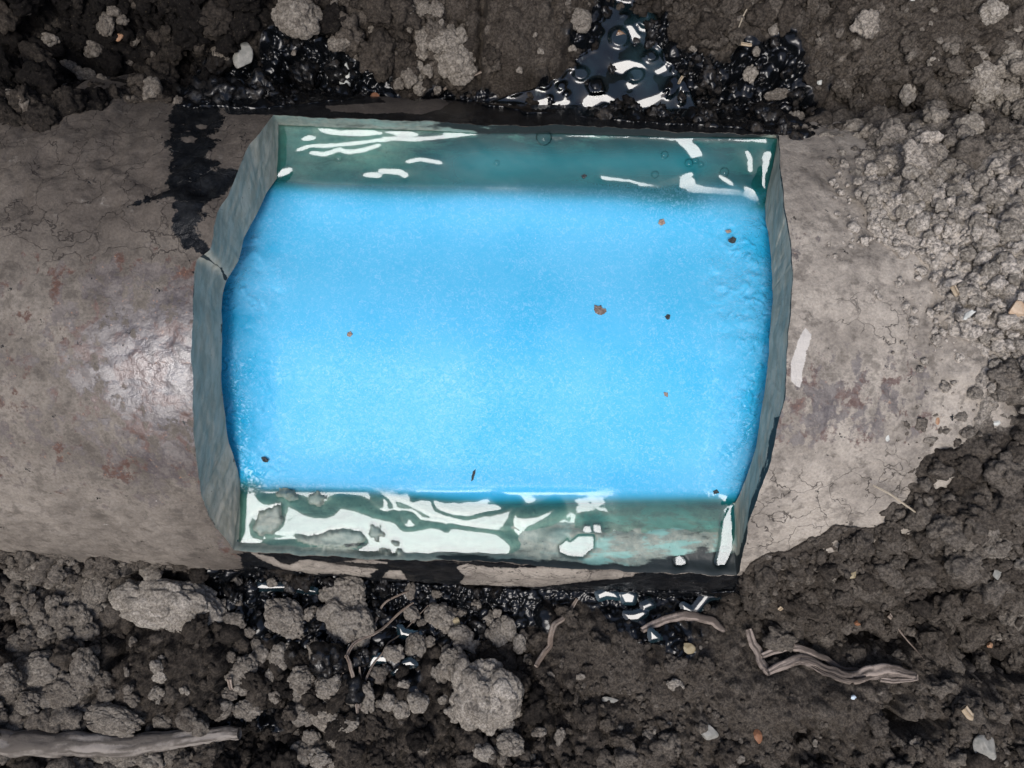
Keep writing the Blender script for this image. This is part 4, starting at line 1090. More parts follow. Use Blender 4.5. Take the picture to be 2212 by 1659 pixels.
# --- clods one would point at: px, py, rx, ry, turn, paleness, crumbliness, label
BIG = [
    (368, 1304, 98, 58, 6, .72, 1.5, 'biggest oval crumbly grey clod, lying under the left end of the pipe'),
    (1049, 1505, 66, 74, 0, .72, 1.6, 'biggest round cauliflower-like grey clod in the lower middle'),
    (640, 35, 50, 42, 20, .55, 1.6, 'large crumbly tan clod cut off by the top edge'),
    (990, 130, 42, 44, 0, .62, 1.4, 'large pale crumbly clod left of the smooth dark slab'),
    (957, 84, 28, 26, 0, .60, 1.0, 'pale clod leaning on the upper left of the large crumbly clod by the slab'),
    (742, 1275, 44, 36, 0, .60, 1.0, 'tan lumpy clod touching the wet strip under the lower ledge'),
    (755, 1348, 56, 46, 40, .62, 1.1, 'large tan lumpy clod left of the thin branched root'),
    (615, 1332, 52, 36, 40, .60, 1.1, 'large tan lumpy clod standing in black wet soil below the drip corner'),
    (106, 1442, 48, 38, 0, .56, 1.3, 'large grey-tan crumbly clod midway down the left edge heap'),
    (243, 1552, 58, 28, 8, .54, 1.4, 'long yellowish clod lying against the upper side of the pale stick'),
    (706, 1546, 44, 32, 20, .60, 1.2, 'three-lobed grey clod at the lower left of the branched root'),
    (752, 1563, 26, 18, -15, .62, .5, 'smooth oval pale clod below the branched root'),
    (982, 1428, 29, 31, 0, .60, 1.2, 'round pale clod just above the biggest cauliflower-like clod'),
    (957, 1333, 34, 29, 20, .60, 1.0, 'wide tan clod half ringed by glossy black liquid'),
    (765, 1499, 18, 33, 10, .60, 1.0, 'left half of the pale clod split by the branched root'),
    (797, 1497, 16, 30, -8, .58, 1.0, 'right half of the pale clod split by the branched root'),
    (688, 1418, 18, 38, -25, .58, .8, 'long narrow tan clod left of the branched root'),
    (707, 1480, 31, 27, 0, .58, 1.2, 'round crumbly clod below the long narrow tan clod'),
    (1101, 1606, 28, 24, 0, .60, 1.3, 'crumbly clod between the biggest round clod and the bottom edge'),
    (2128, 160, 34, 28, 20, .78, .8, 'big blue-grey clod at the top of the right edge heap'),
    (2186, 134, 30, 24, 0, .74, .8, 'big blue-grey clod touching the right edge, topmost of the heap'),
    (2134, 196, 24, 25, 0, .78, .8, 'rounded blue-grey clod in the middle of the right edge heap'),
    (2176, 198, 28, 24, 0, .66, 1.1, 'rough grey clod at the right edge, low in the heap'),
    (2099, 187, 20, 19, 0, .66, .9, 'small grey clod on the left flank of the right edge heap'),
    (2202, 252, 32, 28, 0, .62, 1.1, 'grey clod below the heap and cut off by the right edge'),
    (2077, 284, 30, 27, 0, .70, 1.2, 'pointed grey clod below the right edge heap, over a dark gap'),
    (2186, 328, 32, 19, 10, .70, .5, 'blurred flat grey clod against the right edge, near the crumbs on the pipe'),
    (2138, 29, 31, 26, -15, .80, .6, 'pale angular clod near the upper right corner'),
    (1254, 46, 24, 26, -20, .60, .5, 'triangular pale clod left of the puddle top'),
    (1907, 219, 19, 20, 0, .76, .7, 'left one of two pale clods side by side above the right pipe end'),
    (1939, 220, 15, 20, 0, .74, .7, 'right one of two pale clods side by side above the right pipe end'),
    (192, 171, 30, 19, 35, .50, .9, 'long tan clod, middle of the row slanting down the dark left bank'),
    (152, 147, 18, 14, 30, .50, .8, 'tan clod, upper end of the row slanting down the dark left bank'),
    (227, 190, 15, 20, 0, .44, .8, 'tan clod, lower end of the row slanting down the dark left bank'),
    (109, 86, 20, 15, 10, .56, .4, 'blocky light clod alone in the dark upper left'),
    (736, 90, 26, 20, -30, .52, 1.0, 'ochre clod above the white shard'),
    (1676, 205, 28, 12, -12, .50, .9, 'ochre elongated clod right of the wet black crumbs'),
    (1617, 166, 15, 18, 20, .66, .8, 'pale knobbly clod standing in wet black crumbs'),
    (1965, 379, 25, 19, 30, .74, .3, 'smooth grey lump on the right pipe end'),
    (1914, 294, 21, 19, 0, .66, .7, 'clod with a glittering fleck on the top rim of the right pipe end'),
    (1933, 332, 25, 18, -10, .66, .9, 'flat tan clod on the right pipe end below the glittering clod'),
    (1978, 342, 25, 22, 0, .62, .9, 'brownish clod on the right pipe end, right of the flat tan clod'),
    (1837, 283, 21, 17, 0, .60, .9, 'tan clod on the upper rim of the right pipe end'),
    (330, 198, 18, 24, 10, .50, .7, 'grey clod half blackened, beside the wet streak at the top'),
    (2150, 427, 26, 25, 0, .64, 1.0, 'round clod on the soil covering the pipe at the right edge'),
    (2176, 506, 28, 25, 0, .64, 1.1, 'wide clod below the pale wood chip at the right edge'),
    (1994, 411, 24, 22, 0, .68, .8, 'rounded pale clod on the right pipe end below the smooth grey lump'),
    (2154, 1177, 28, 25, 0, .52, 1.2, 'pale two-lobed clod at the right edge below the pipe'),
    (208, 1268, 28, 36, 0, .52, 1.2, 'tall grey clod left of the biggest oval clod'),
    (45, 1232, 33, 24, 0, .50, 1.2, 'flat grey clod under the pipe at the left edge'),
    (1046, 1626, 24, 19, 25, .72, .4, 'smooth oval pale clod near the bottom edge, left of the crumbly one'),
    (902, 1517, 23, 22, 0, .68, .6, 'smooth round pale clod in the lower middle'),
]
for (px, py, rx, ry, rot, tn, cr, lab) in BIG:
    own(px, py, rx, ry, rot, tn, lab, cr, .30 if cr > .6 else .2, sink=.27, flat=.58 if max(rx, ry) > 40 else .66)

# --- the others
MORE = [
    # dark bank at the upper left
    (230, 54, 15, 26, .46), (242, 22, 13, 12, .46), (262, 42, 12, 12, .46), (294, 86, 13, 11, .48), (202, 106, 18, 17, .46), (243, 208, 12, 10, .42), (120, 141, 12, 12, .40), (366, 168, 13, 12, .42), (24, 222, 19, 21, .42), (56, 232, 17, 18, .40), (93, 253, 9, 12, .40),
    (19, 48, 14, 16, .40), (29, 6, 16, 12, .40), (474, 115, 14, 14, .44), (493, 128, 10, 10, .46), (483, 92, 11, 9, .36), (384, 221, 9, 12, .40), (80, 160, 8, 9, .36), (253, 152, 5, 6, .42), (286, 141, 7, 8, .36), (410, 10, 8, 8, .42), (635, 114, 6, 6, .5), (661, 144, 8, 7, .46), (140, 190, 10, 8, .3), (330, 118, 7, 6, .3), (430, 75, 9, 8, .3),
    # above the opening
    (803, 54, 13, 10, .52), (723, 13, 8, 12, .5), (881, 22, 15, 18, .58), (915, 16, 14, 14, .56), (944, 22, 14, 16, .58), (915, 83, 16, 26, .58), (885, 62, 8, 8, .5), (995, 80, 15, 14, .6), (973, 64, 11, 11, .56), (917, 118, 15, 14, .56), (907, 154, 12, 18, .58), (926, 152, 10, 13, .58), (883, 166, 14, 20, .56), (865, 186, 12, 12, .52), (907, 190, 15, 13, .56), (945, 197, 8, 9, .5),
    (900, 5, 9, 8, .5), (953, 50, 7, 8, .6), (705, 55, 9, 8, .36), (770, 120, 8, 10, .4), (690, 35, 8, 8, .4), (835, 30, 7, 7, .4), (870, 10, 7, 7, .5),
    # beside the puddle and upper right
    (1236, 104, 8, 8, .62), (1168, 109, 7, 6, .6), (1123, 146, 7, 9, .62), (1156, 74, 4, 6, .6), (1225, 5, 10, 8, .5), (1672, 66, 12, 11, .62), (1633, 112, 10, 10, .6), (1500, 101, 7, 8, .56), (1721, 259, 14, 18, .56), (1716, 280, 8, 8, .56), (1748, 286, 8, 10, .6), (1735, 278, 7, 7, .5), (1810, 197, 11, 11, .5), (1875, 208, 10, 14, .72), (1853, 219, 6, 5, .52), (1882, 235, 7, 5, .62), (1861, 235, 5, 4, .6), (1893, 29, 5, 4, .5),
    (2024, 112, 12, 10, .68), (2019, 133, 14, 11, .74), (2027, 90, 7, 8, .6), (2045, 101, 9, 10, .62), (2062, 104, 11, 11, .6), (2010, 51, 6, 5, .7), (1992, 64, 5, 6, .64), (2019, 21, 7, 6, .6), (2195, 61, 11, 9, .66), (1568, 20, 7, 7, .5), (1600, 40, 8, 7, .4), (1520, 35, 8, 8, .36), (1958, 22, 5, 5, .5),
    # heap at the right edge and crumbs on the right pipe end
    (2173, 106, 19, 18, .68), (2115, 122, 15, 9, .66), (2170, 221, 19, 18, .66), (2192, 215, 14, 14, .64), (2160, 150, 12, 12, .7), (2150, 178, 12, 12, .7), (2120, 225, 14, 12, .66), (2108, 212, 8, 8, .62), (2095, 225, 8, 7, .6), (2150, 240, 10, 9, .62), (2138, 307, 11, 10, .62), (2118, 300, 12, 10, .6), (2100, 320, 9, 8, .56),
    (1782, 298, 16, 12, .64), (1810, 300, 9, 9, .64), (1843, 300, 9, 8, .64), (2000, 320, 22, 13, .58), (1901, 366, 17, 15, .66), (2067, 326, 20, 14, .58), (2045, 362, 16, 15, .6), (2080, 370, 18, 15, .62), (2025, 380, 14, 14, .66), (2110, 395, 18, 16, .6), (2050, 420, 16, 15, .64), (2090, 440, 18, 16, .62), (2025, 450, 15, 14, .66), (2065, 475, 16, 15, .66), (1960, 430, 16, 15, .7), (1945, 460, 14, 13, .7), (1905, 410, 13, 12, .7),
    (1870, 340, 13, 12, .68), (1850, 375, 14, 10, .68), (1815, 335, 12, 10, .66), (1880, 440, 13, 12, .7), (1915, 485, 13, 11, .72), (1975, 490, 15, 13, .7), (2010, 510, 13, 12, .7), (2110, 480, 15, 14, .66), (2130, 530, 18, 16, .66), (2090, 550, 15, 14, .68), (2170, 560, 18, 16, .64), (2120, 590, 17, 15, .66), (2195, 600, 16, 15, .62), (2150, 620, 15, 14, .66), (2185, 440, 14, 14, .58), (2195, 375, 16, 14, .5), (2150, 360, 12, 11, .5),
    (2110, 650, 14, 12, .7), (2160, 680, 13, 12, .68), (2080, 620, 13, 12, .7), (2120, 730, 13, 12, .68), (2180, 740, 15, 13, .64), (2150, 790, 14, 12, .66), (2195, 800, 14, 13, .6), (2110, 850, 14, 12, .62), (2160, 850, 16, 14, .56), (2075, 900, 14, 11, .6), (2010, 950, 12, 9, .58), (2090, 935, 14, 12, .5),
    # heap between pipe and stick
    (51, 1273, 15, 22, .5), (147, 1269, 24, 22, .52), (115, 1304, 17, 16, .52), (160, 1294, 14, 13, .54), (186, 1366, 19, 20, .52), (179, 1330, 17, 15, .52), (128, 1334, 20, 18, .46), (86, 1330, 16, 18, .5), (35, 1404, 33, 27, .48), (180, 1446, 27, 34, .48), (19, 1462, 28, 26, .46), (51, 1478, 20, 18, .38), (141, 1494, 42, 30, .44), (64, 1519, 26, 21, .48), (45, 1548, 22, 20, .42), (86, 1554, 13, 13, .46), (109, 1571, 19, 16, .44), (8, 1545, 16, 16, .42),
    (85, 1240, 16, 15, .5), (110, 1250, 15, 15, .5), (70, 1295, 13, 12, .46), (100, 1360, 14, 13, .48), (140, 1370, 16, 13, .5), (60, 1370, 15, 13, .46), (133, 1402, 12, 10, .54), (165, 1400, 15, 14, .46), (215, 1400, 14, 13, .4), (220, 1470, 20, 18, .42), (235, 1500, 18, 16, .44), (275, 1490, 12, 12, .46), (190, 1540, 18, 15, .46), (290, 1510, 14, 12, .44), (160, 1570, 14, 10, .5), (250, 1600, 12, 8, .4), (20, 1510, 14, 14, .4),
    (355, 1557, 20, 15, .46), (400, 1555, 21, 20, .36), (445, 1555, 19, 16, .5), (480, 1531, 20, 18, .48), (495, 1500, 18, 13, .44), (330, 1235, 23, 20, .52), (282, 1241, 18, 16, .52), (305, 1262, 13, 12, .5), (338, 1440, 14, 12, .66), (345, 1462, 12, 14, .72), (342, 1500, 16, 15, .6), (395, 1492, 7, 8, .62), (405, 1495, 6, 6, .66), (345, 1425, 7, 8, .6), (275, 1450, 6, 10, .5), (290, 1385, 8, 12, .46),
    # lower middle left, on wet soil
    (531, 1443, 22, 25, .56), (598, 1422, 21, 25, .58), (566, 1410, 17, 20, .56), (525, 1483, 19, 17, .56), (582, 1462, 10, 17, .58), (592, 1506, 12, 13, .56), (544, 1525, 27, 18, .56), (650, 1474, 26, 28, .56), (650, 1503, 17, 14, .56), (621, 1400, 13, 11, .58), (486, 1311, 20, 16, .56), (499, 1349, 24, 17, .56), (515, 1302, 9, 8, .52), (589, 1257, 13, 11, .54), (509, 1262, 15, 18, .5), (672, 1326, 14, 14, .54), (555, 1390, 12, 11, .5), (540, 1365, 10, 12, .46), (530, 1470, 12, 12, .54), (560, 1480, 12, 12, .54), (500, 1420, 12, 12, .46), (505, 1462, 13, 15, .5), (500, 1490, 14, 10, .5),
    (653, 1545, 19, 18, .54), (723, 1592, 17, 20, .54), (691, 1637, 25, 19, .62), (660, 1620, 24, 20, .5), (675, 1590, 18, 18, .54), (643, 1590, 11, 18, .54), (720, 1650, 18, 10, .54), (650, 1650, 18, 14, .5),
    # below the stick
    (246, 1638, 54, 18, .54), (330, 1641, 24, 19, .56), (374, 1634, 17, 17, .54), (144, 1641, 28, 18, .48), (100, 1650, 22, 14, .44), (285, 1625, 16, 12, .5), (195, 1645, 18, 12, .5), (410, 1640, 15, 14, .42), (430, 1615, 12, 12, .38),
    # lower middle, round crumbs
    (857, 1397, 20, 17, .62), (897, 1398, 19, 26, .60), (929, 1384, 11, 11, .56), (889, 1324, 16, 14, .56), (886, 1278, 11, 18, .52), (819, 1454, 18, 18, .42), (944, 1282, 13, 8, .5), (992, 1321, 14, 10, .56), (995, 1372, 21, 23, .58), (1024, 1397, 20, 17, .58), (1075, 1378, 20, 31, .60), (1097, 1353, 15, 22, .60), (1053, 1340, 14, 18, .58), (1072, 1324, 10, 9, .56), (1030, 1307, 10, 10, .54), (1123, 1391, 14, 20, .62), (1142, 1422, 10, 13, .62), (947, 1458, 13, 21, .60), (872, 1477, 10, 12, .66), (838, 1517, 15, 19, .62), (867, 1532, 18, 18, .60), (866, 1545, 11, 8, .62), (957, 1509, 10, 12, .56), (965, 1402, 9, 9, .5), (910, 1345, 9, 8, .4),
    (985, 1462, 10, 16, .58), (1035, 1450, 24, 16, .48), (985, 1530, 22, 16, .68), (1110, 1465, 14, 16, .58), (1113, 1535, 14, 16, .62), (1090, 1565, 20, 14, .64), (1129, 1628, 9, 13, .54), (1149, 1643, 10, 12, .54), (1190, 1461, 9, 8, .50), (1020, 1560, 18, 12, .64), (1085, 1640, 14, 12, .5), (820, 1520, 8, 10, .46), (955, 1475, 8, 8, .46),
    # lower right
    (1458, 1477, 16, 11, .70), (1210, 1592, 10, 14, .58), (1253, 1461, 10, 7, .54), (1597, 1637, 10, 9, .58), (1341, 1571, 5, 5, .7), (1413, 1579, 5, 4, .66), (1443, 1563, 7, 8, .62), (1399, 1645, 7, 7, .68), (1514, 1399, 4, 5, .6), (1165, 1573, 14, 10, .5), (1984, 1611, 11, 12, .54), (1985, 1222, 8, 8, .62), (1697, 1440, 8, 8, .3), (2140, 1195, 10, 10, .62), (1760, 1605, 8, 6, .58), (2060, 1300, 6, 6, .4), (1600, 1600, 6, 6, .5),
]
REGION = [  # name, test
    ('on the upper left bank', lambda x, y: y < 300 and x < 600),
    ('above the opening', lambda x, y: y < 300 and x < 1045),
    ('around the puddle', lambda x, y: y < 300 and x < 1560),
    ('above the right pipe end', lambda x, y: y < 270 and x < 2085),
    ('in the right edge heap', lambda x, y: y < 330 and x >= 2085),
    ('on the right pipe end', lambda x, y: y < 520 and x < 2030),
    ('on soil banked at right', lambda x, y: y < 1000 and x > 1600),
    ('above the stick', lambda x, y: x < 300 and y < 1590 and y > 1150),
    ('near the biggest oval clod', lambda x, y: x < 462 and y < 1590 and y > 1150),
    ('below the pale stick', lambda x, y: x < 462 and y >= 1590),
    ('under the drip corner', lambda x, y: x < 800 and y < 1530),
    ('at the bottom edge', lambda x, y: x < 800),
    ('under the lower ledge', lambda x, y: x < 1160 and y < 1440),
    ('around the biggest round clod', lambda x, y: x < 1160),
    ('on the lower right soil', lambda x, y: True)]
def region(x, y):
    for nme, f in REGION:
        if f(x, y): return nme
def words(rx, ry, tn, px, py):
    m = max(rx, ry); q = max(rx, ry) / min(rx, ry)
    size = 'big' if m >= 24 else 'middling' if m >= 17 else 'small' if m >= 11 else 'tiny'
    col = 'whitish' if tn >= .675 else 'pale' if tn >= .60 else 'tan' if tn >= .54 else 'greyish' if tn >= .46 else 'brown'
    shp = ('upright ' if ry > rx else 'flat ') if q > 1.28 else 'round '
    return size + ' ' + shp + col
auto = []
for k, (px, py, rx, ry, tn) in enumerate(MORE):
    kind = 'mid' if max(rx, ry) > 13 else 'small'
    me = proto(kind, k % (14 if kind == 'mid' else 12)) if not (max(rx, ry) < 8 and k % 2) else proto('stone', k % 6)
    big = max(rx, ry) > 19
    if big:
        V, f, t = clod_shape(5 if max(rx, ry) < 25 else 6, 4000 + k, 1.15, .32)
        ob = mesh_from('soil_clod', V, f, CLOD, None, dict(lump=t)); me = ob.data; bpy.data.objects.remove(ob)
    rot = random.uniform(-12, 12) if abs(rx - ry) > 2 else random.uniform(0, 360)
    rg = region(px, py)
    o = put('soil_clod', me, px, py, rx * 1.04, ry * 1.04, rot, tn + random.uniform(-.03, .03), None, 'soil clod', 'loose clods ' + rg, sink=random.uniform(.22, .36))
    auto.append((o, px, py, words(rx, ry, tn, px, py) + ' clod ' + rg))
by = {}
for a in auto: by.setdefault(a[3], []).append(a)
ORD = ['leftmost', 'second', 'third', 'fourth', 'fifth', 'sixth', 'seventh', 'eighth', 'ninth', 'tenth', 'eleventh', 'twelfth', 'thirteenth', 'fourteenth', 'fifteenth']
NUM = ['', '', 'two', 'three', 'four', 'five', 'six', 'seven', 'eight', 'nine', 'ten', 'eleven', 'twelve', 'thirteen', 'fourteen', 'fifteen']
print('most alike', max(len(v) for v in by.values()))
for lab, lst in by.items():
    lst.sort(key=lambda a: a[1])
    for k, a in enumerate(lst):
        if len(lst) == 1: a[0]['label'] = lab
        elif len(lst) == 2: a[0]['label'] = ('left' if k == 0 else 'right') + ' of two ' + lab.replace(' clod ', ' clods ', 1)
        else:
            pre = 'leftmost' if k == 0 else 'rightmost' if k == len(lst) - 1 else ORD[min(k, 14)] + ' from left'
            a[0]['label'] = pre + ' of ' + NUM[min(len(lst), 15)] + ' ' + lab.replace(' clod ', ' clods ', 1)

# --- stones, chips and shards with a look of their own
M_ORANGE = mat_pebble('orange_stone', (.26, .13, .07), (.36, .22, .13)); M_TAN = mat_pebble('tan_stone', (.42, .30, .20), (.50, .40, .29))
M_GREY = mat_pebble('grey_stone', (.20, .20, .18), (.30, .29, .26)); M_WHITE = mat_pebble('white_shell', (.42, .43, .40), (.55, .55, .50), .5)
M_WETBROWN = mat_pebble('wet_brown_stone', (.06, .035, .018), (.16, .09, .04), .06, .8); M_OCHRE = mat_pebble('ochre_stone', (.26, .21, .12), (.34, .29, .19))
M_RUST = mat_pebble('rust_chip', (.16, .07, .035), (.26, .12, .06)); M_BLUEW = mat_pebble('glassy_stone', (.48, .58, .66), (.6, .7, .76), .2, .6)
def stone(px, py, rx, ry, rot, mat, label, name='stone', cat='stone', seed=0, flat=.6, sink=.2, facets=9):
    V, f, t = stone_shape(5, int(px * 3 + py * 5) % 9973 + seed, facets)
    ob = mesh_from(name, V, f, mat, None, dict(lump=t)); me = ob.data; bpy.data.objects.remove(ob)
    return put(name, me, px, py, rx, ry, rot, .5, label, cat, flat=flat, sink=sink)
stone(256, 80, 10, 7, -30, M_ORANGE, 'small orange stone chip in the dark upper left')
stone(531, 128, 18, 28, 8, M_GREY, 'smooth two-toned grey stone standing left of the big crumbly tan clod', facets=7)
stone(1337, 84, 20, 19, 0, M_WETBROWN, 'wet brown pebble half sunk in the puddle', 'pebble', 'pebble', facets=14)
stone(1372, 162, 17, 16, 0, M_WETBROWN, 'black wet pebble in the middle of the puddle', 'pebble', 'pebble', facets=14, flat=.45)
stone(1396, 42, 22, 20, 0, M_WETBROWN, 'dark wet pebble at the upper rim of the puddle', 'pebble', 'pebble', facets=14, flat=.5)
stone(1255, 160, 15, 13, 0, M_WETBROWN, 'small wet pebble at the left shore of the puddle', 'pebble', 'pebble', facets=14)
stone(1770, 178, 6, 7, 0, M_WHITE, 'round whitish pebble above the right pipe end', 'pebble', 'pebble', facets=20)
stone(2195, 669, 27, 17, 5, M_TAN, 'flat orange-tan stone at the right edge', flat=.5)
stone(2123, 1611, 21, 27, -20, M_GREY, 'angular grey stone in the lower right corner', facets=8)
stone(2157, 1235, 13, 17, 10, M_GREY, 'pale grey upright stone at the right edge below the pipe')
stone(2138, 1394, 6, 6, 0, M_ORANGE, 'tiny orange stone right of the dark hollow', 'pebble', 'pebble')
stone(1635, 1589, 9, 14, -10, M_RUST, 'rust-brown stone chip at the bottom right of the pale two-toned stone')
stone(1527, 1577, 21, 15, 20, M_GREY, 'pale two-toned stone near the bottom right of centre')
stone(2026, 908, 4, 9, 5, M_ORANGE, 'small orange chip on the right pipe end near the soil edge', 'stone_chip', 'stone chip')
stone(2152, 914, 8, 7, 0, M_WHITE, 'small white stone at the soil edge on the right', 'pebble', 'pebble')
stone(1917, 946, 5, 7, 0, M_WHITE, 'tiny bluish white stone on the bare right pipe end', 'pebble', 'pebble')
stone(1842, 1506, 7, 5, 20, M_BLUEW, 'bluish white glassy fragment below the gnarled root', 'stone_chip', 'stone chip')
stone(1853, 1345, 8, 6, 10, M_RUST, 'reddish chip above the deep dark hollow', 'stone_chip', 'stone chip')
stone(1841, 1240, 9, 11, 10, M_OCHRE, 'ochre stone in the dark soil right below the pipe')
stone(1485, 1400, 15, 11, 10, M_OCHRE, 'ochre stone sunk in dark soil below the bark strip', flat=.35)
stone(1317, 1512, 17, 7, 8, M_GREY, 'flat dull grey stone in the smooth dark slope', flat=.4)
stone(16, 1253, 13, 15, 0, M_GREY, 'bluish grey smooth stone under the pipe at the left edge')
stone(1417, 1629, 5, 5, 0, M_ORANGE, 'tiny orange pebble near the bottom edge', 'pebble', 'pebble')
stone(810, 210, 9, 8, 0, M_RUST, 'brown pebble at the mud patch above the opening', 'pebble', 'pebble')
stone(985, 1345, 8, 11, 20, M_OCHRE, 'yellowish wet pebble among the round crumbs', 'pebble', 'pebble')
stone(1965, 3, 9, 5, 0, M_WHITE, 'white fragment at the top edge near the right', 'stone_chip', 'stone chip')

def flat_piece(name, outline, z, thick, mat, label, cat, wob=.0004, tilt=0):
    """a thin irregular plate with real thickness lying at height z (number or function)"""
    pts = np.array(outline, float)
    out = []
    for i in range(len(pts)):
        a, b = pts[i], pts[(i + 1) % len(pts)]
        for t in (0, .25, .5, .75):
            q = a + (b - a) * t
            out.append(q + RS.normal(0, .35, 2))
    out = np.array(out); c = out.mean(0)
    zf = z if callable(z) else (lambda x, y: z)
    ctr = P(c[0], c[1], .05); zc = zf(ctr[0], ctr[1])
    ring = [np.array([*P(a, b, zc)[:2]]) for a, b in out]
    cc = np.array(P(c[0], c[1], zc)[:2]); V = []; n = len(ring)
    for sc, dz in ((1, 0), (1, thick), (.82, thick * 1.35), (.4, thick * 1.5)):
        for q in ring:
            p = cc + (q - cc) * sc
            V.append([p[0], p[1], zc + dz + wob * math.sin(p[0] * 900 + p[1] * 700) + tilt * (p[0] - cc[0])])
    V.append([cc[0], cc[1], zc + thick * 1.5])
    f = []
    for k in range(3):
        for i in range(n): f.append([k * n + i, k * n + (i + 1) % n, (k + 1) * n + (i + 1) % n, (k + 1) * n + i])
    o = mesh_from(name, np.array(V), np.array(f), mat, None, dict(grain=RS.uniform(0, 1, len(V))))
    bm = bmesh.new(); bm.from_mesh(o.data); bm.verts.ensure_lookup_table()
    for i in range(n): bm.faces.new((bm.verts[3 * n + i], bm.verts[3 * n + (i + 1) % n], bm.verts[4 * n]))
    bm.to_mesh(o.data); bm.free()
    for p in o.data.polygons: p.use_smooth = True
    return tag(o, label, cat)
gz = lambda x, y: top_z(x, y) + .0006
flat_piece('shell_shard', [(750, 137), (756, 152), (758, 172), (757, 186), (747, 189), (735, 184), (734, 170), (741, 152)], lambda x, y: top_z(x, y) + .002, .0016, M_WHITE, 'pointed pale grey shard standing in black mud above the opening', 'shard')
flat_piece('white_flake', [(2077, 690), (2084, 676), (2098, 670), (2106, 673), (2096, 684), (2082, 692)], gz, .0006, M_WHITE, 'thin bluish white flake on the soil at the right edge', 'flake')

M_STICK = mat_wood('weathered_stick', (.105, .092, .08), (.25, .225, .20)); M_ROOT = mat_wood('dry_root', (.15, .115, .09), (.30, .25, .21)); M_CHIP = mat_wood('pale_wood', (.30, .23, .15), (.44, .36, .26)); M_WETWOOD = mat_wood('wet_wood', (.12, .06, .025), (.30, .15, .06), .3)
M_BARK = mat_wood('bark_fibre', (.10, .082, .07), (.30, .25, .215)); M_STRAW = mat_wood('straw', (.36, .30, .22), (.50, .44, .34))
def tube(name, line, radii, mat, label=None, cat=None, group=None, zoff=.6, n=12, stiff=0, zlist=None, parent=None, flat=1.0, ridge=.10, twist=0.0):
    """a tapered root or stick through picture points, resting on the ground"""
    pts = np.array(line, float); m = len(pts)
    tt = np.linspace(0, m - 1, max(8, int(sum(np.hypot(*(pts[i + 1] - pts[i])) for i in range(m - 1)) / 4)))
    def cr(a, t):
        i = np.clip(t.astype(int), 0, m - 2); f = t - i
        g = lambda k: a[np.clip(i + k, 0, m - 1)]
        f = f if a.ndim == 1 else f[:, None]
        return .5 * (2 * g(0) + (g(1) - g(-1)) * f + (2 * g(-1) - 5 * g(0) + 4 * g(1) - g(2)) * f * f + (3 * g(0) - g(-1) - 3 * g(1) + g(2)) * f ** 3)
    q = cr(pts, tt); rad = np.interp(tt, np.linspace(0, m - 1, len(radii)), radii) * (D - .04) / F
    q = q + np.stack([fbm2(tt * 1.7, tt * 0 + 3.3, 3, 5), fbm2(tt * 1.7, tt * 0 + 8.3, 3, 6)], 1) * np.interp(tt, np.linspace(0, m - 1, len(radii)), radii)[:, None] * .5
    xy = np.array([P(a, b, .04)[:2] for a, b in q])
    if zlist is None:
        zz = np.array([max(top_z(*p), top_z(p[0] + .002, p[1]), top_z(p[0] - .002, p[1]), top_z(p[0], p[1] + .002)) for p in xy])
        kk = np.hanning(23)[1:-1]; kk /= kk.sum()
        zs = np.convolve(np.pad(zz, 10, 'edge'), kk, 'valid') + .0006
        if stiff:
            t_ = np.linspace(-1, 1, len(zz)); zs = np.polyval(np.polyfit(t_, zz, stiff), t_); zs += np.percentile(zz - zs, 70)
        zz = zs + rad * zoff
    else: zz = np.interp(tt, np.linspace(0, m - 1, len(zlist)), zlist)
    xy = np.array([P(a, b, z)[:2] for (a, b), z in zip(q, zz)])
    C = np.column_stack([xy, zz]); T = np.gradient(C, axis=0); T /= np.linalg.norm(T, axis=1)[:, None]
    N = np.cross(T, [0, 0, 1.0]); N /= np.linalg.norm(N, axis=1)[:, None] + 1e-9; B = np.cross(N, T)
    an = np.linspace(0, 2 * np.pi, n, endpoint=False)
    AA, SS = np.meshgrid(an, np.arange(len(C)), indexing='xy')
    rr = 1 + ridge * np.sin(AA * 5 + SS * twist) + ridge * 1.2 * fbm2(np.abs(AA - np.pi) * 3.5, SS * .12, 3, 19) + ridge * 1.6 * fbm2(np.cos(AA) * 2 + SS * .07, np.sin(AA) * 2 + SS * .05, 3, 9)
    V = C[:, None, :] + rad[:, None, None] * rr[..., None] * (np.cos(AA)[..., None] * N[:, None, :] + flat * np.sin(AA)[..., None] * B[:, None, :])
    K = len(C)
    i = np.arange(K - 1)[:, None]; j = np.arange(n)[None, :]
    f = np.stack([i * n + j, i * n + (j + 1) % n, (i + 1) * n + (j + 1) % n, (i + 1) * n + j], -1).reshape(-1, 4)
    AVOID.extend((a_, b_, r_ * F / D * .8 + 2, r_ * F / D * .8 + 2) for (a_, b_), r_ in zip(q[::2], rad[::2]))
    Vf = np.concatenate([V.reshape(-1, 3), C[:1] - T[:1] * rad[:1, None] * .4, C[-1:] + T[-1:] * rad[-1:, None] * .4])
    caps = []
    for a in range(n):
        caps.append([a, (a + 1) % n, K * n, K * n]); caps.append([(K - 1) * n + (a + 1) % n, (K - 1) * n + a, K * n + 1, K * n + 1])
    gr = 1.3 * fbm2(np.abs(AA - np.pi) * 3.2, SS * .06, 4, 14) + .5; gr = np.concatenate([gr.ravel(), [.9, .9]])
    me = bpy.data.meshes.new(name)
    me.from_pydata(Vf.tolist(), [], [list(map(int, x)) for x in f] + [[int(c[0]), int(c[1]), int(c[2])] for c in caps]); me.update()
    at = me.attributes.new('grain', 'FLOAT', 'POINT'); at.data.foreach_set('value', gr.astype(np.float32))
    for p in me.polygons: p.use_smooth = True
    me.materials.append(mat)
    o = bpy.data.objects.new(name, me); COL.objects.link(o)
    if parent: o.parent = parent
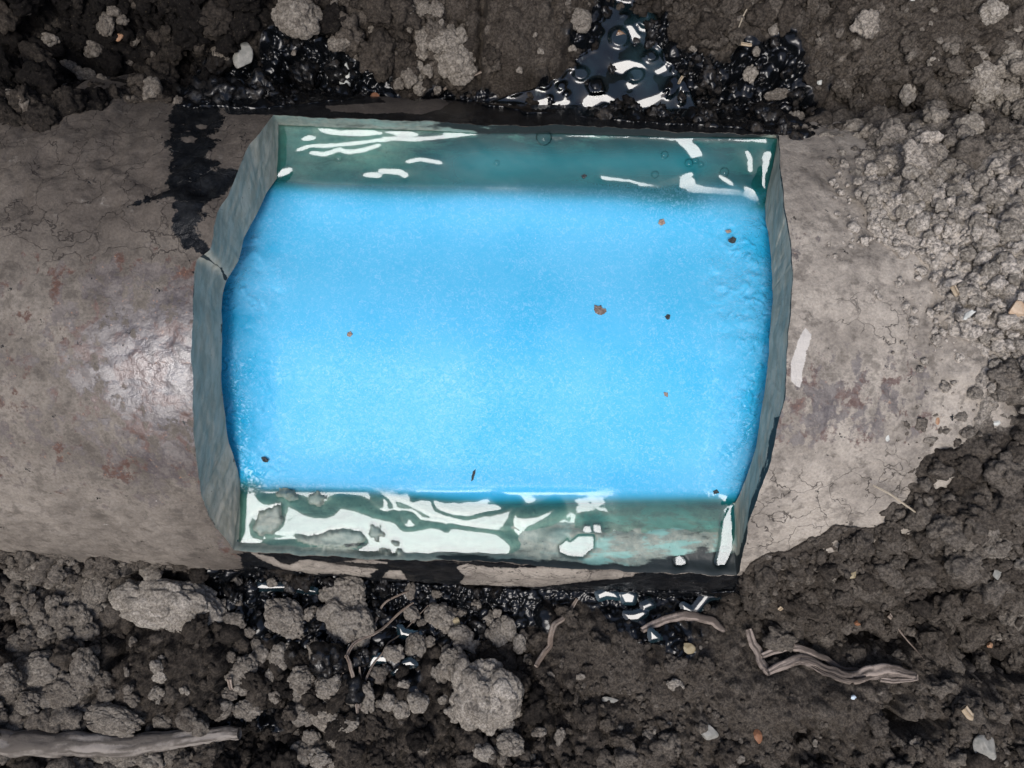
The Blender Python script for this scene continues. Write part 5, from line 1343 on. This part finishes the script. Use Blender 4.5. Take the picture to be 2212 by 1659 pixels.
    return tag(o, label, cat, group)

tube('stick', [(-30, 1594), (60, 1602), (180, 1606), (300, 1604), (420, 1592), (515, 1582)], [24, 25, 24, 22, 17, 12], M_STICK, 'pale grey weathered stick lying across the lower left corner', 'stick', zoff=.75, n=26, ridge=.05, stiff=2)
tube('root', [(1247, 1292), (1226, 1326), (1197, 1352), (1187, 1394), (1175, 1410), (1157, 1438)], [3, 5, 7, 6, 6, 5], M_ROOT, 'short bent root below the middle of the lower ledge', 'root')
tube('bark_strip', [(1386, 1360), (1437, 1338), (1485, 1329), (1533, 1339), (1565, 1364)], [6, 9, 10, 9, 5], M_BARK, 'arched strip of fibrous bark below the right end of the lower ledge', 'bark strip', flat=.55, ridge=.22)
g = bpy.data.objects.new('root', None); COL.objects.link(g); tag(g, 'gnarled fibrous root with two strands, across the dark soil at the lower right', 'root')
tube('strand', [(1616, 1358), (1632, 1400), (1648, 1435), (1661, 1450)], [6, 9, 9, 7], M_BARK, parent=g, flat=.6, ridge=.25, zoff=.5)
tube('strand', [(1658, 1450), (1715, 1426), (1747, 1426), (1792, 1448), (1840, 1464), (1888, 1451), (1930, 1446), (1981, 1462)], [6, 9, 10, 10, 11, 14, 13, 6], M_BARK, parent=g, flat=.65, ridge=.24, n=22, zoff=.4)
tube('strand', [(1646, 1415), (1696, 1398), (1734, 1401), (1779, 1420), (1815, 1442), (1860, 1448)], [5, 8, 8, 6, 5, 3], M_BARK, parent=g, flat=.7, ridge=.25, zoff=1.2)
tube('strand', [(1900, 1466), (1940, 1470), (1985, 1466)], [5, 5, 3], M_BARK, parent=g, flat=.7, ridge=.2)
for k_ in range(7):
    a_ = random.uniform(0, .5); b_ = random.uniform(.6, 1)
    ln_ = [(1661, 1448), (1715, 1426), (1747, 1426), (1792, 1447), (1840, 1462), (1888, 1451), (1930, 1447), (1981, 1460)]
    i0_, i1_ = int(a_ * 7), max(int(b_ * 7), int(a_ * 7) + 3); o_ = random.uniform(-11, 11)
    tube('fibre', [(x_ + random.uniform(-5, 5), y_ + o_ + random.uniform(-3, 3)) for x_, y_ in ln_[i0_:i1_ + 1]], [1.2, 2.6, 3, 2.4, 1], M_BARK, parent=g, zoff=2.0, n=8, ridge=.3)
g = bpy.data.objects.new('root', None); COL.objects.link(g); tag(g, 'thin branched root fork lying over wet clods below the opening', 'root')
for ln, rd in (([(772, 1540), (770, 1500), (765, 1467), (755, 1432), (749, 1416)], [3, 4.5, 5, 5, 4]), ([(749, 1416), (768, 1387), (803, 1371), (829, 1355), (864, 1323), (893, 1301)], [4.5, 4, 4, 3.5, 3, 2]),
               ([(806, 1366), (810, 1345), (819, 1326), (832, 1301), (870, 1282), (889, 1275)], [3, 3, 3, 2.6, 2.2, 1.5]), ([(749, 1418), (723, 1406), (697, 1384)], [4, 4, 2]),
               ([(776, 1530), (779, 1480), (777, 1440)], [3.4, 3, 2]), ([(785, 1480), (806, 1435), (825, 1413), (838, 1390), (867, 1368), (925, 1307)], [2.4, 2.2, 2, 2, 1.6, 1.2]), ([(735, 1465), (745, 1445), (757, 1400), (774, 1350)], [1.2, 1.4, 1.3, .9])):
    tube('branch', ln, [r_ * .85 for r_ in rd], M_ROOT, parent=g, zoff=2.6)
tube('rootlet', [(1918, 1326), (1928, 1336), (1936, 1350), (1952, 1374), (1978, 1403), (1996, 1424)], [5, 4, 2.5, 1.5, 1.5, 1], M_ROOT, 'thin rootlet with a forked pale tip above the gnarled root', 'root')
tube('rootlet', [(1040, 155), (1000, 172), (970, 186), (952, 200)], [2, 3.4, 3, 2], M_ROOT, 'short thin rootlet under the large crumbly clod by the slab', 'root')
tube('straw', [(1886, 1048), (1920, 1066), (1952, 1088), (1985, 1111)], [1.2, 1.6, 1.8, 1.2], M_STRAW, 'thin pale straw on the right pipe end', 'straw', zoff=1.2)
tube('twig', [(1599, 94), (1623, 97)], [3.5, 3.2], M_CHIP, 'short pale twig right of the puddle', 'twig')
tube('wood_chip', [(384, 197), (398, 194), (420, 196), (432, 198)], [3, 7, 7, 4], M_WETWOOD, 'wet orange-brown wood chip at the top of the black streak', 'wood chip', flat=.5, zoff=1.0)
tube('wood_chip', [(2133, 470), (2150, 475), (2170, 477)], [6, 7, 4], M_CHIP, 'pale pointed wood chip on soil near the right edge', 'wood chip', flat=.5, zoff=1.2)
tube('wood_chip', [(2058, 618), (2070, 637)], [5, 5], M_CHIP, 'small orange wood chip on soil above the flat tan stone', 'wood chip', flat=.5, zoff=1.0)
tube('wood_chip', [(2081, 1527), (2100, 1548)], [8, 8], M_CHIP, 'pale blocky wood chip in the lower right corner', 'wood chip', flat=.6)
tube('wood_chip', [(1474, 165), (1466, 180)], [3, 3], M_CHIP, 'small ochre wood splinter in the wet black crumbs', 'wood chip')
tube('wood_chip', [(1683, 1316), (1700, 1304)], [4, 5], M_CHIP, 'small pale splinter in dark soil under the right pipe end', 'wood chip', flat=.6)
tube('grass_fibre', [(1585, 8), (1581, 24)], [1.2, 1], M_STRAW, 'short bright fibre at the top edge right of the puddle', 'fibre', zoff=1.5)
tube('grass_fibre', [(1613, 20), (1603, 40), (1596, 60)], [1.2, 1.4, 1], M_STRAW, 'thin bent bright fibre right of the puddle top', 'fibre', zoff=1.5)
tube('grass_fibre', [(636, 1640), (650, 1622), (658, 1608)], [1.6, 1.6, 1], M_STRAW, 'pale stalk among clods at the bottom edge', 'fibre', zoff=1.6)
tube('pebble_sliver', [(495, 1464), (500, 1488)], [5, 4], M_ROOT, 'thin upright brown sliver right of the smooth dark lump', 'sliver', flat=.7)

# --- a run of teal liquid over the lower left corner of the opening
md = M('teal_drip'); M_DRIP = md.done(md.bsdf(Base_Color=(.03, .14, .14, 1), Roughness=.06, Specular_IOR_Level=.6))
tube('drip', [(512, 1166), (508, 1184), (512, 1198), (524, 1212), (530, 1214)], [3, 6, 7, 6, 2], M_DRIP, 'teal drip running over the lower left corner of the opening', 'drip', flat=.35, ridge=.02, zoff=.2)
# --- flecks and bubbles on the liquid
M_FLECK = mat_wood('brown_fleck', (.16, .12, .10), (.26, .21, .18)); M_DFLECK = mat_wood('dark_fleck', (.03, .035, .04), (.07, .08, .08)); M_TFLECK = mat_wood('tan_fleck', (.30, .22, .17), (.4, .3, .24))
lz = lambda x, y: liquid_z(x, y) + .0001
FL = [([(1284, 659), (1292, 661), (1299, 660), (1301, 666), (1309, 667), (1311, 673), (1306, 682), (1301, 681), (1303, 692), (1298, 690), (1294, 683), (1286, 678), (1283, 668)], M_FLECK, 'largest brown leaf-like fleck floating on the blue liquid'),
      ([(1436, 684), (1441, 679), (1448, 680), (1446, 690), (1440, 692)], M_DFLECK, 'dark angular fleck right of the largest brown one'),
      ([(1434, 847), (1443, 848), (1442, 858), (1435, 855)], M_TFLECK, 'pinkish brown fleck low on the right of the blue liquid'),
      ([(1424, 475), (1434, 473), (1437, 483), (1428, 488), (1422, 483)], M_TFLECK, 'round tan fleck near the upper right of the liquid'),
      ([(1566, 498), (1578, 496), (1580, 502), (1570, 504)], M_TFLECK, 'tan fleck just above the dark curled one'),
      ([(1572, 518), (1582, 511), (1590, 515), (1588, 524), (1580, 526), (1574, 523)], M_DFLECK, 'dark curled fleck near the right edge of the liquid'),
      ([(750, 719), (757, 716), (762, 722), (756, 728), (750, 726)], M_TFLECK, 'small brown fleck on the left half of the liquid'),
      ([(564, 988), (572, 987), (581, 994), (578, 999), (568, 997)], M_DFLECK, 'dark oval fleck near the lower left of the liquid'),
      ([(1022, 1018), (1027, 1014), (1026, 1024), (1022, 1038), (1018, 1039), (1019, 1028)], M_DFLECK, 'thin wormlike fleck near the lower middle of the liquid'),
      ([(1255, 380), (1263, 376), (1268, 381), (1260, 386)], M_DFLECK, 'dark fleck in the teal band along the top'),
      ([(1540, 1061), (1549, 1057), (1553, 1064), (1543, 1068)], M_DFLECK, 'dark speck near the lower right of the liquid')]
for ol, mt, lab in FL:
    flat_piece('fleck', ol, lz, .0003, mt, lab, 'fleck', wob=.00008)
def bubble(px, py, r, label, dz=0):
    V, f = ICO[4]
    keep = V[f].mean(1)[:, 2] > -.15
    V2, f2, _ = compact(V, f[keep])
    o = mesh_from('air_bubble', V2, f2, BUB)
    x, y, z = P(px, py, LEVEL); z = max(liquid_z(x, y), LEVEL) + dz
    x, y, z = P(px, py, z); k = (D - z) / F
    o.location = (x, y, z); o.scale = (r * k, r * k, r * k * .7)
    return tag(o, label, 'bubble', 'air bubbles on the liquid')
for a in [(1175, 297, 17, 'largest air bubble, at the upper rim of the opening'), (491, 636, 13, 'upper of two air bubbles at the left cut edge'), (486, 664, 9, 'lower of two air bubbles at the left cut edge'), (730, 341, 9, 'air bubble on the upper ledge near its left end'), (1488, 352, 9, 'left bubble of the froth near the upper right corner'), (1502, 347, 7, 'middle bubble of the froth near the upper right corner'),
          (1514, 355, 6, 'right bubble of the froth near the upper right corner'), (1565, 372, 10, 'air bubble on the ledge in the upper right corner'), (1436, 334, 8, 'air bubble on the teal upper ledge left of the froth'), (1073, 352, 6, 'small air bubble on the teal upper ledge'), (1415, 377, 8, 'small air bubble at the lower rim of the upper ledge')]:
    bubble(*a)
build_crumbs()
print('objects', len(bpy.data.objects))
